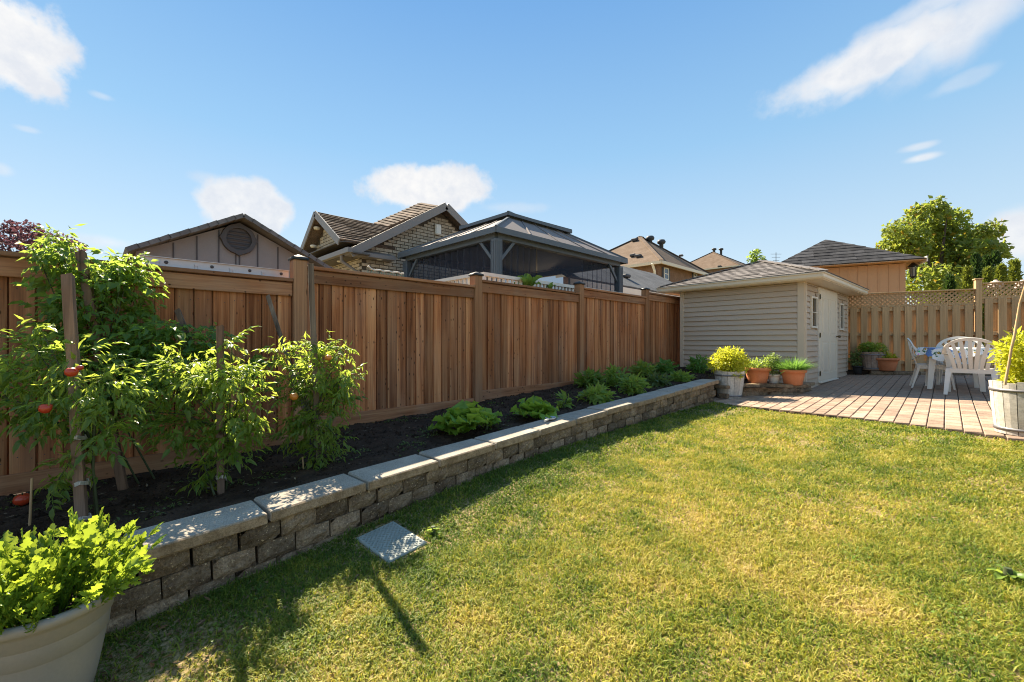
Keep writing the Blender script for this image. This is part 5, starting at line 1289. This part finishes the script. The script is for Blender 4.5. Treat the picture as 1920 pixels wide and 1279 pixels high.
n = 420; x = np.random.uniform(.1, 1.5, n); y = np.random.uniform(-.8, 6, n); P = np.stack([x, y, [soil(a, b)+.012 for a, b in zip(x, y)]], 1)
V, F = leaves_np(P, np.random.randn(n, 3)*[1, 1, .1], np.random.randn(n, 3)*.4+[0, 0, 1], np.random.uniform(.012, .06, n), np.random.uniform(.003, .014, n))
o = link('soil_debris', np_mesh('soil_debris', V, F, mottled('dry_debris', (.16, .12, .08), (.36, .29, .21), 8))); o['kind'] = 'stuff'

# ------------------------------------------------------------------ big pot with celery
pc = Vector((2.365, -.13, lawn(2.365, -.13)-.0))
pot = thing('planter_pot', 'large round taupe plastic pot with rolled rim in the lower left corner', 'pot', tuple(pc))
RT = .235; PH = .395; pot.scale = (.95, .95, 1.07)
mb = MB(); mb.lathe([(0, .0), (.12, 0), (.135, .02), (.155, .10), (.175, .20), (.182, .238), (.183, .242), (.188, .246), (.193, .30), (.194, .304), (.200, .308), (.206, .345), (.222, .362), (.236, .372), (.240, .388), (.232, .400), (.216, .400), (.204, .388), (.198, .33), (.19, .28)], 56); link('body', mb.mesh('body', POTGREY), pot)
mb = MB(); mb.lathe([(.197, .335), (.1, .345), (0, .35)], 24); link('potting_soil', mb.mesh('potting_soil', SOIL), pot)
def celery(rg):
    mb = MB(); bend = rg.uniform(.0, .25)
    P = lambda f: Vector((.04*math.sin(f*4+rg.random()*.3), f, -bend*f*f))
    mb.tube([P(0), P(.3), P(.6), P(.85)], [.018, .014, .010, .006], 4, False)
    tri = ((0, 0), (.20, .14), (.36, .42), (.44, .24), (.60, .50), (.70, .26), (.82, .30), (.90, .12), (1, 0))
    spec = [(.85, 0, .26), (.83, .9, .20), (.83, -.9, .20), (.62, 1.0, .19), (.62, -1.0, .19), (.60, .5, .14), (.44, 1.2, .13), (.44, -1.2, .13)]
    for f, a, L in spec:
        L *= rg.uniform(.62, 1.0)
        for da, LL in ((0, 1.0), (.55, .68), (-.55, .68)):
            q = a+da+rg.uniform(-.15, .15); leaflet(mb, P(f), (math.sin(q), math.cos(q), rg.uniform(-.5, .35)), (rg.uniform(-.7, .7), rg.uniform(-.6, .2), 1), L*LL, L*LL*.55, .12, rg.uniform(0, .4), st=tri)
    return mb.mesh('leaf', CELL)
CM = [celery(random.Random(k)) for k in range(6)]
ce = thing('celery_plant', 'bright green celery filling the large taupe pot', 'celery', tuple(pc+Vector((0, 0, .355))))
rg = random.Random(11)
for k in range(240):
    a = rg.random()*6.283; q = rg.random()**.6; el = R(88-42*q+rg.uniform(-14, 14)); d = Vector((math.cos(a)*math.cos(el), math.sin(a)*math.cos(el), math.sin(el)))
    L = rg.uniform(.13, .38)*(1-.25*q); 
    link('leaf', rg.choice(CM), ce, Vector((math.cos(a), math.sin(a), 0))*q*.17, orient(d, roll=rg.uniform(-2.5, 2.5)), (L, L, L))

# ------------------------------------------------------------------ valve box lid in the lawn
lid = thing('valve_box_lid', 'pale grey green rectangular utility box lid sunk in the lawn by the wall', 'utility lid', tuple(LIDC), LIDA)
nx_, ny_ = (lawn(LIDC.x+.2, LIDC.y)-lawn(LIDC.x-.2, LIDC.y))/.4, (lawn(LIDC.x, LIDC.y+.2)-lawn(LIDC.x, LIDC.y-.2))/.4
nz_ = Vector((-nx_, -ny_, 1)).normalized(); tx_ = Vector((math.cos(LIDA), math.sin(LIDA), 0)); tx_ = (tx_-nz_*tx_.dot(nz_)).normalized(); lid.rotation_euler = basis(tx_, nz_.cross(tx_), nz_).to_euler(); lid.location.z -= .004
kx, ky = LIDW/.385, LIDL/.52
mb = MB(); mb.cbox((0, 0, -.008), (.345*kx, .48*ky, .05), .006); link('cover', mb.mesh('cover', LIDM), lid)
mb = MB()
for i in range(11):
    for j in range(15): mb.box(((-.145+i*.029+(.0145 if j % 2 else 0)-.005)*kx, (-.20+j*.0286)*ky, .0185), (.016, .008, .004), Matrix.Rotation(R(45 if (i+j) % 2 else -45), 3, 'Z'))
link('tread', mb.mesh('tread', LIDM), lid)
mb = MB(); mb.cbox((0, 0, -.022), (.385*kx, .52*ky, .05), .008); link('frame', mb.mesh('frame', LIDM), lid)
n = 26; P = []
for k in range(n):
    d_ = random.uniform(1.8, 5.5); u_ = random.uniform(-.7, 1.1); x_, y_ = CAM.x+FWD.x*d_+RGT.x*u_*d_, FWD.y*d_+RGT.y*u_*d_
    if x_ < 2.3 or y_ > edgeY(x_)-.2 or LIDF(x_, y_): continue
    for q in range(46): P.append((x_+random.gauss(0, .07), y_+random.gauss(0, .07)))
P = np.array([(x_, y_, lawn(x_, y_)+random.uniform(.015, .035)) for x_, y_ in P]); k = len(P)
V, F = leaves_np(P, np.random.randn(k, 3)*[1, 1, .15], np.random.randn(k, 3)*.3+[0, 0, 1], np.random.uniform(.010, .022, k), np.random.uniform(.009, .017, k))
o = link('clover', np_mesh('clover', V, F, HERBL)); o['kind'] = 'stuff'
wp = on(1890, 1085, lawn)
rosette('plantain_weed', 'pale broad leaved weed growing in the lawn at the right', 'weed', wp, 8, .075, [bigleaf(random.Random(3), HERBL, .05, .3)], .02, None, .5)
wp = on(812, 1002, lawn); rosette('dandelion_weed', 'small weed tuft beside the corner of the utility lid', 'weed', wp, 9, .055, BDM, .015, None, .9)

# ------------------------------------------------------------------ low planter edging by the shed
edge = thing('planter_edging', 'short curved two course block edging carrying the pots in front of the shed', 'edging', (2.4, 9.0, .38))
epts = [(1.98, 8.18), (2.1, 8.62), (2.36, 8.95), (2.66, 9.12), (2.88, 9.35), (2.92, 9.9)]
def along(pts, s):
    for a, b in zip(pts, pts[1:]):
        L = math.hypot(b[0]-a[0], b[1]-a[1])
        if s <= L: f = s/L; return (a[0]+(b[0]-a[0])*f, a[1]+(b[1]-a[1])*f), (Vector((b[0]-a[0], b[1]-a[1], 0))/L)
        s -= L
    return None
for c in range(3):
    s = .06+(.1 if c % 2 else 0)
    while True:
        q = along(epts, s)
        if q is None: break
        (x, y), t = q; nrm = Vector((t.y, -t.x, 0)); z = .36+.085*c
        if c == 2:
            mb = MB(); mb.cbox((-.1, 0, 0), (.24, .28, .06), .006, .002); o = link('cap_stone', mb.mesh('cap_stone', BLOCK), edge, Vector((x, y, z+.05-.012))-Vector(edge['_o']), basis(nrm, t, Vector((0, 0, 1)))); s += .285
        else: o = link('block', random.choice(blocks), edge, Vector((x, y, z+.045))-nrm*.075-Vector(edge['_o']), basis(nrm, t, Vector((0, 0, 1))), (1, 1, .8)); s += .2
ETOP = .585
mb = MB(); mb.add([(1.7, 8.0, ETOP-.05), (2.2, 8.6, ETOP-.05), (2.62, 9.0, ETOP-.05), (2.78, 9.96, ETOP-.05), (1.7, 10.05, ETOP)], [(0, 1, 2, 3, 4)]); part('fill', mb, SOIL, edge, True)

# ------------------------------------------------------------------ pots
def bucket(label, p, r0, r1, h, mat, n=14, group='white stave buckets', tilt=0):
    t = thing('stave_bucket', label, 'bucket', tuple(p), 0, group); rg = random.Random(int(p.x*100))
    prof0, prof1 = [], []
    for k in range(n):
        a0, a1 = 2*math.pi*k/n+.012, 2*math.pi*(k+1)/n-.012; hh = h+rg.uniform(-.012, .006)
        c = lambda r, a, z: Vector((r*math.cos(a), r*math.sin(a), z))
        m = (a0+a1)/2; V = []
        for z, r in ((0, r0), (h*.5, (r0+r1)/2+.004), (hh, r1)):
            V += [c(r-.02, a0, z), c(r, a0, z), c(r*1.006, m, z), c(r, a1, z), c(r-.02, a1, z), c(r-.02, m, z)]
        F = [(6*j+i, 6*j+(i+1) % 6, 6*j+6+(i+1) % 6, 6*j+6+i) for j in range(2) for i in range(6)]+[(5, 4, 3, 2, 1, 0), (12, 13, 14, 15, 16, 17)]
        mb = MB(); mb.add(V, F); link('stave', mb.mesh('stave', mat), t)
    for z in (.1, .84):
        r = r0+(r1-r0)*z+.006; mb = MB(); mb.lathe([(r-.004, z*h-.014), (r+.003, z*h-.014), (r+.004, z*h+.014), (r-.003, z*h+.014)], 28); link('hoop', mb.mesh('hoop', HOOP), t)
    mb = MB(); mb.lathe([(r1-.025, h*.88), (0, h*.90)], 16); link('potting_soil', mb.mesh('potting_soil', SOIL), t); return t
def terracotta(label, p, r, h, mat=None, group='terracotta pots', name='terracotta_pot', ribs=True):
    mat = mat or TERRA; t = thing(name, label, 'pot', tuple(p), 0, group); n = 48; V = []
    prof = [(.62*r, 0), (.66*r, .03*h), (.82*r, .6*h), (.87*r, .80*h), (.97*r, .82*h), (1.0*r, .86*h), (1.0*r, .98*h), (.96*r, h), (.88*r, h), (.84*r, .9*h)]
    for j, (q, z) in enumerate(prof):
        for k in range(n):
            a = 2*math.pi*k/n; rr = q*(1+(.014 if ribs and 1 <= j <= 3 and k % 3 == 0 else 0)); V.append((rr*math.cos(a), rr*math.sin(a), z))
    mb = MB(); mb.add(V, [(j*n+k, j*n+(k+1) % n, (j+1)*n+(k+1) % n, (j+1)*n+k) for j in range(len(prof)-1) for k in range(n)]+[tuple(range(n))[::-1]], True); link('body', mb.mesh('body', mat), t)
    mb = MB(); mb.lathe([(.85*r, .9*h), (0, .93*h)], 16); link('potting_soil', mb.mesh('potting_soil', SOIL), t); return t
bk = on(1362, 747, patz); bk = Vector((bk.x, bk.y+.15, patz(bk.x, bk.y+.15)-.01))
db = (bk-CAM).dot(FWD); sc = db/FPX
bucket('white stave bucket standing at the end of the retaining wall', bk, 20*sc, 26*sc, 51*sc, STAVE)
hb = 51*sc
bush('basil_bush', 'bright yellow green bush in the white bucket by the wall end', 'bush', bk+Vector((0, 0, hb*.9)), [((0, 0, .18), (.31, .31, .24), 1), ((-.17, -.1, .18), (.17, .17, .18), .35), ((.13, .12, .20), (.19, .19, .2), .4), ((0, 0, .36), (.24, .24, .12), .4), ((.15, -.12, .0), (.1, .1, .12), .15)], 2600, BASILL, .062, .03, 'potted plants in front of the shed', 14)
def onedge(px): 
    return at(px, 640+(1.4-ETOP)*FPX/8.2, 8.2)
e1 = onedge(1419); e1 = e1+Vector((.0, .03, 0)); s1_ = (e1-CAM).dot(FWD)/FPX
terracotta('ribbed terracotta pot left of the small white pot by the shed', e1, 23*s1_, 30*s1_)
bush('pot_plant', 'yellow green trailing herb in the left terracotta pot', 'plant', e1+Vector((0, 0, 27*s1_)), [((0, 0, .06), (.25, .25, .12), 1), ((-.12, -.08, .05), (.14, .14, .1), .4), ((.18, .12, .12), (.16, .16, .14), .5)], 700, HERBL, .06, .028, 'potted plants in front of the shed')
e2 = onedge(1453)+Vector((.0, -.06, 0)); s2_ = (e2-CAM).dot(FWD)/FPX
terracotta('small off white plastic pot between the two terracotta pots', e2, 11.5*s2_, 18*s2_, PLASTG, None, 'plastic_pot', False)
bush('pot_plant', 'variegated plant standing tall in the small off white pot', 'plant', e2+Vector((0, 0, 16*s2_)), [((0, 0, .12), (.13, .13, .14), 1), ((0, 0, .28), (.10, .10, .13), .6)], 560, VARL, .06, .03, 'potted plants in front of the shed')
e3 = at(1487, 640+(1.4-ETOP)*FPX/7.95, 7.95); s3_ = (e3-CAM).dot(FWD)/FPX
terracotta('ribbed terracotta pot nearest the shed corner', e3, 22*s3_, 29*s3_)
t = thing('chive_plant', 'dark green arching chives in the terracotta pot by the shed corner', 'plant', tuple(e3+Vector((0, 0, 27*s3_))), 0, 'potted plants in front of the shed')
n = 900; a = np.random.rand(n)*6.283; q = np.random.rand(n)**.5; P = np.stack([np.cos(a)*q*.17, np.sin(a)*q*.17, np.zeros(n)], 1); D = np.stack([np.cos(a)*q*.9, np.sin(a)*q*.9, np.full(n, .9)], 1)+.25*np.random.randn(n, 3)
V, F = leaves_np(P, D, np.stack([-np.cos(a)*.6, -np.sin(a)*.6, np.full(n, .9)], 1), np.random.uniform(.15, .32, n), np.random.uniform(.006, .014, n), .1, .35); link('foliage', np_mesh('foliage', V, F, CHIVEL), t)
mb = MB(); mb.tube([(0, 0, -.05), (0, 0, .03)], .05, 8); link('root_crown', mb.mesh('root_crown', STEM), t)
# right hand bucket at the patio edge
bz = on(1897, 815, patz); bz = Vector((bz.x+.13, bz.y+.13, 0)); bz.z = patz(bz.x, bz.y)-.005; sb = (bz-CAM).dot(FWD)/FPX
bucket('white stave bucket at the right edge of the patio holding a staked plant', bz, 44*sb, 52*sb, 98*sb, STAVE, 16)
tb_ = bz+Vector((0, 0, 88*sb))
bush('staked_plant', 'yellow green leafy plant tied to a cane in the right hand bucket', 'plant', tb_, [((0, 0, .13), (.2, .2, .15), 1), ((-.12, -.1, .34), (.15, .15, .14), .6), ((.1, .1, .42), (.18, .18, .16), .7), ((0, 0, .27), (.2, .2, .18), .9), ((-.12, -.08, .03), (.1, .1, .05), .2), ((-.10, -.1, .50), (.07, .07, .06), .12)], 1500, BASILL, .075, .034, None, 14)
t = thing('bamboo_cane', 'pale bent cane standing in the right hand bucket', 'cane', tuple(tb_)); dz = (tb_-CAM).dot(FWD)-.08
mb = MB(); mb.tube([at(p, q, dz)-tb_ for p, q in ((1884, 722), (1892, 680), (1896, 655), (1902, 630), (1907, 600), (1912, 570), (1921, 540), (1928, 515))], [.012, .011, .011, .011, .010, .010, .009, .008], 7); link('stick', mb.mesh('stick', TANF), t)

# ------------------------------------------------------------------ far pots by the lattice fence and stone edging
se = thing('stone_edging', 'low mossy stone edging along the foot of the lattice fence', 'edging', (PA.x, PA.y, .55), PRZ)
x = .25
k = 0
while x < 4.2:
    L = random.uniform(.3, .5)
    for c in range(2):
        mb = MB(); mb.cbox((0, 0, 0), (L-.012, .2+.02*c, .085), .012, .006); link('stone', mb.mesh('stone', BLOCK), se, (x+L/2+.1*c, -.50+.05*c, -.02+.09*c))
    x += L
mb = MB(); mb.box((1.9, -.17, .02), (4.0, .5, .16)); link('fill', mb.mesh('fill', SOIL), se)
def farp(px, py, off=.35): 
    p = hit(px, py, PA+PN*off, PN); return Vector((p.x, p.y, .68))
f1 = farp(1636, 690, .36); sf = (f1-CAM).dot(FWD)/FPX
bucket('weathered brown stave bucket on the stone edging by the shed', f1, 16*sf, 21*sf, 34*sf, STAVEBR, 12, 'far pots by the lattice fence')
bush('pot_plant', 'leafy green plant in the weathered brown bucket', 'plant', f1+Vector((0, 0, 32*sf)), [((0, 0, .1), (.28, .28, .13), 1), ((-.12, 0, .13), (.15, .15, .12), .4)], 600, HERBL, .08, .045, 'plants in the far pots')
f2 = farp(1662, 693, .5); 
terracotta('wide faded terracotta pot on the stone edging right of the brown bucket', f2, 19*sf, 23*sf, TERRA, 'far pots by the lattice fence')
bush('pot_plant', 'small yellow green plant in the wide faded terracotta pot', 'plant', f2+Vector((0, 0, 21*sf)), [((0, 0, .05), (.17, .17, .09), 1)], 260, BASILL, .08, .04, 'plants in the far pots')
f3 = farp(1608, 700, .42); terracotta('small dark pot in the corner between the shed and the lattice fence', f3-Vector((0, 0, .1)), 9*sf, 15*sf, CAPBLK, 'far pots by the lattice fence', 'dark_pot', False)
bush('pot_plant', 'pale flowering plant in the small dark corner pot', 'plant', f3+Vector((0, 0, .05)), [((0, 0, .18), (.14, .14, .2), 1), ((-.05, 0, .36), (.1, .1, .1), .3)], 240, VARL, .08, .05, 'plants in the far pots')

# ------------------------------------------------------------------ garden furniture
def chair(label, p, yaw):
    """monobloc armchair; faces local +y"""
    t = thing('garden_chair', label, 'chair', tuple(p), yaw, 'white plastic garden chairs')
    hw = .27; sh = .42
    mb = MB(); V = []; ny, nx = 7, 8
    for j in range(ny+1):
        for i in range(nx+1):
            x = (i/nx-.5)*2; y = j/ny; V.append((x*(.235+.015*y), -.22+.46*y, sh-.02*math.sin(y*3)*(1-x*x)+(-.03*max(0, y-.85)/.15)+.015*x*x))
    W = nx+1; n0 = len(V); V += [(a, b, c-.02) for a, b, c in V]
    F = [(j*W+i, j*W+i+1, (j+1)*W+i+1, (j+1)*W+i) for j in range(ny) for i in range(nx)]; F += [tuple(q+n0 for q in f[::-1]) for f in F]
    rim = [i for i in range(W)]+[(j*W+nx) for j in range(1, ny+1)]+[ny*W+i for i in range(nx-1, -1, -1)]+[j*W for j in range(ny-1, 0, -1)]
    F += [(rim[k], rim[(k+1) % len(rim)], rim[(k+1) % len(rim)]+n0, rim[k]+n0)[::-1] for k in range(len(rim))]
    mb.add(V, F, True); link('seat', mb.mesh('seat', PLASTIC), t)
    mb = MB()
    for s in (-1, 1): mb.bar((s*.235, -.2, sh-.03), (s*.245, .23, sh-.04), .02, .06)
    mb.bar((-.235, -.215, sh-.03), (.235, -.215, sh-.03), .02, .07); mb.bar((-.24, .235, sh-.05), (.24, .235, sh-.05), .02, .07); link('apron', mb.mesh('apron', PLASTIC), t)
    # back hoop that flows into the arms
    def hoop(a):   # a from -pi/2 (left arm) .. over the top
        return Vector((.285*math.sin(a), -.235-.13*math.cos(a)*1.0, 0))
    N = 24; pts = []
    for i in range(N+1):
        f = i/N*2-1; a = f*math.pi/2*1.06; z = sh+.24+.24*math.cos(a)**.9 if abs(a) < math.pi/2 else sh+.24
        pts.append(Vector((.30*math.sin(a), -.21-.13*max(0, math.cos(a))**.8, z)))
    L = [Vector((-.30, .16, sh+.225)), Vector((-.305, .02, sh+.24)), Vector((-.302, -.1, sh+.238))]; Rr = [Vector((-p.x, p.y, p.z)) for p in L[::-1]]
    path = L+pts+Rr
    mb = MB(); V = []; n = len(path)
    for i, p in enumerate(path):
        tg = (path[min(i+1, n-1)]-path[max(0, i-1)]).normalized(); out = Vector((p.x, p.y+.1, 0)).normalized(); arm = min(1, max(0, (p.z-sh-.26)/.15)); flat = out*(1-arm)+Vector((0, -.25, 1)).normalized()*arm
        flat = (flat-tg*flat.dot(tg)).normalized(); th = tg.cross(flat); w = .030*(1-arm)+.022*arm
        V += [p-flat*w-th*.010, p+flat*w-th*.010, p+flat*w+th*.010, p-flat*w+th*.010]
    mb.add(V, [(4*i+k, 4*i+(k+1) % 4, 4*i+4+(k+1) % 4, 4*i+4+k) for i in range(n-1) for k in range(4)]+[(3, 2, 1, 0), (4*n-4, 4*n-3, 4*n-2, 4*n-1)]); link('back_hoop', mb.mesh('back_hoop', PLASTIC), t)
    for k in range(7):
        f = (k-3)/3; x0 = f*.175; a = f*1.12; z1 = sh+.235+.235*math.cos(a)**.9; x1 = .29*math.sin(a); y1 = -.215-.125*math.cos(a)**.8
        mb = MB(); V = []
        for i in range(7):
            g = i/6; x = x0+(x1-x0)*g**1.5; y = -.215+(y1+.215)*g-.02*math.sin(g*3.14); z = sh-.02+(z1-sh+.02)*g; w = .020+.005*math.sin(g*3.1)
            V += [(x-w, y-.005, z), (x+w, y-.005, z), (x+w, y+.006, z), (x-w, y+.006, z)]
        mb.add(V, [(4*i+q, 4*i+(q+1) % 4, 4*i+4+(q+1) % 4, 4*i+4+q) for i in range(6) for q in range(4)]+[(3, 2, 1, 0), (24, 25, 26, 27)]); link('slat', mb.mesh('slat', PLASTIC), t)
    for sx in (-1, 1):
        for fy in (-1, 1):
            mb = MB(); V = []
            top = Vector((sx*.245, .20 if fy > 0 else -.19, sh-.0)); bot = Vector((sx*.275, .25 if fy > 0 else -.30, 0))
            if fy > 0: top.z = sh+.215; top.x = sx*.30; top.y = .15
            for i in range(6):
                g = i/5; p = top.lerp(bot, g); 
                if fy > 0 and i in (1, 2): p.x -= sx*.02
                w = .036-.012*g
                V += [p+Vector((-w, -.010-.012*(1-g), 0)), p+Vector((w, -.010-.012*(1-g), 0)), p+Vector((w*.8, .016, 0)), p+Vector((-w*.8, .016, 0))]
            mb.add(V, [(4*i+k, 4*i+4+k, 4*i+4+(k+1) % 4, 4*i+(k+1) % 4) for i in range(5) for k in range(4)]+[(0, 1, 2, 3), (23, 22, 21, 20)]); link('leg', mb.mesh('leg', PLASTIC), t)
    return t
def onpat(px, py, d=None):
    p = on(px, py, patz); return p
c1_ = onpat(1822, 744); vd = Vector((c1_.x-CAM.x, c1_.y-CAM.y, 0)).normalized()
yaw1 = math.atan2(-vd.x, vd.y)
cc1 = c1_+vd*.27; cc1.z = patz(cc1.x, cc1.y); chair('white plastic armchair seen from behind in front of the table', cc1, yaw1-.05)
tcn = cc1+vd*.72; tcn.z = patz(tcn.x, tcn.y); tcn += Vector((-.08, .05, 0))-Vector((vd.y, -vd.x, 0))*.14
sdv = Vector((vd.y, -vd.x, 0))
c2_ = onpat(1726, 728); cc2 = c2_+sdv*.16+vd*.10; cc2.z = patz(cc2.x, cc2.y); dd = sdv*1.0+vd*.12; chair('white plastic armchair at the left of the table seen from the side', cc2, math.atan2(-dd.x, dd.y))
cc3 = tcn+vd*.80+sdv*.06; cc3.z = patz(cc3.x, cc3.y); chair('white plastic armchair on the far side of the table', cc3, math.atan2(vd.x, -vd.y))
tbl = thing('garden_table', 'white plastic garden table under the floral cloth', 'table', tuple(tcn), yaw1+.1)
mb = MB(); mb.lathe([(0, .70), (.44, .70), (.455, .71), (.455, .725), (0, .728)], 36); link('tabletop', mb.mesh('tabletop', PLASTIC), tbl)
for sx in (-1, 1):
    for sy in (-1, 1):
        mb = MB(); V = []
        for i in range(4):
            g = i/3; p = Vector((sx*(.27+.05*g), sy*(.27+.05*g), .70*(1-g))); w = .048-.016*g; V += [p+Vector((-w, -w*.7, 0)), p+Vector((w, -w*.7, 0)), p+Vector((w, w*.7, 0)), p+Vector((-w, w*.7, 0))]
        mb.add(V, [(4*i+k, 4*i+4+k, 4*i+4+(k+1) % 4, 4*i+(k+1) % 4) for i in range(3) for k in range(4)]+[(0, 1, 2, 3), (15, 14, 13, 12)]); link('leg', mb.mesh('leg', PLASTIC), tbl)
mb = MB(); nr, na = 10, 72; V = []; F = []
for j in range(nr+1):
    for k in range(na):
        a = 2*math.pi*k/na; 
        if j <= 4: r = .46*j/4; z = .731
        else:
            g = (j-4)/6; drop = .17+.05*math.cos(4*a+.8)+.02*math.sin(9*a); r = .462+.04*g*(1+.9*math.sin(11*a))+.02*g; z = .731-drop*g
        V.append((r*math.cos(a), r*math.sin(a), z))
F = [(j*na+k, j*na+(k+1) % na, (j+1)*na+(k+1) % na, (j+1)*na+k) for j in range(nr) for k in range(na)]
mb.add(V, F, True); o = link('tablecloth', mb.mesh('tablecloth', CLOTH), None, tuple(tcn)); tag(o, 'blue and white floral cloth draped over the garden table', 'tablecloth')

# small plants showing above the fence
gp = hX(988, 545, -.75)
t = thing('corn_plant', 'sunlit green plant poking above the fence in front of the white railing', 'plant', (gp.x, gp.y, .9))
for k in range(13):
    a = k*2.4; el = R(75-50*(k/13)); d = Vector((math.cos(a)*math.cos(el), math.sin(a)*math.cos(el), math.sin(el))); L = .34*random.uniform(.7, 1.1); link('leaf', BDM[k % 3], t, (0, 0, gp.z-.9), orient(d, roll=random.uniform(-.5, .5)), (L*.8, L, L))
mb = MB(); mb.tube([(0, 0, 0), (0, 0, gp.z-.88)], .02, 6); link('stem', mb.mesh('stem', STEM), t)
gp = hX(1030, 548, -.75)
t = thing('corn_plant', 'smaller sunlit plant above the fence right of the taller one', 'plant', (gp.x, gp.y, .9))
for k in range(8):
    a = k*2.4; el = R(70-40*(k/8)); d = Vector((math.cos(a)*math.cos(el), math.sin(a)*math.cos(el), math.sin(el))); L = .2*random.uniform(.7, 1.1); link('leaf', BDM[k % 3], t, (0, 0, gp.z-.9), orient(d), (L, L, L))
mb = MB(); mb.tube([(0, 0, 0), (0, 0, gp.z-.88)], .02, 6); link('stem', mb.mesh('stem', STEM), t)
fl = on(1046, 790, lambda x, y: capz(y), .8, 12)
t = thing('garden_trowel', 'small pale scoop lying on the wall cap beyond the second chard', 'trowel', (fl.x-.1, fl.y, capz(fl.y)+.004), .4)
mb = MB(); mb.lathe([(.0, 0), (.045, .006), (.06, .02), (.056, .022), (.04, .012), (0, .008)], 14, (0, 0, 0), True, 1.0, 1.6); link('scoop', mb.mesh('scoop', ALU), t); mb = MB(); mb.tube([(0, -.08, .015), (0, -.2, .02)], .011, 7); link('handle', mb.mesh('handle', WHITE), t)
bpy.context.view_layer.update()
for o in bpy.data.objects:
    if '_o' in o: del o['_o']
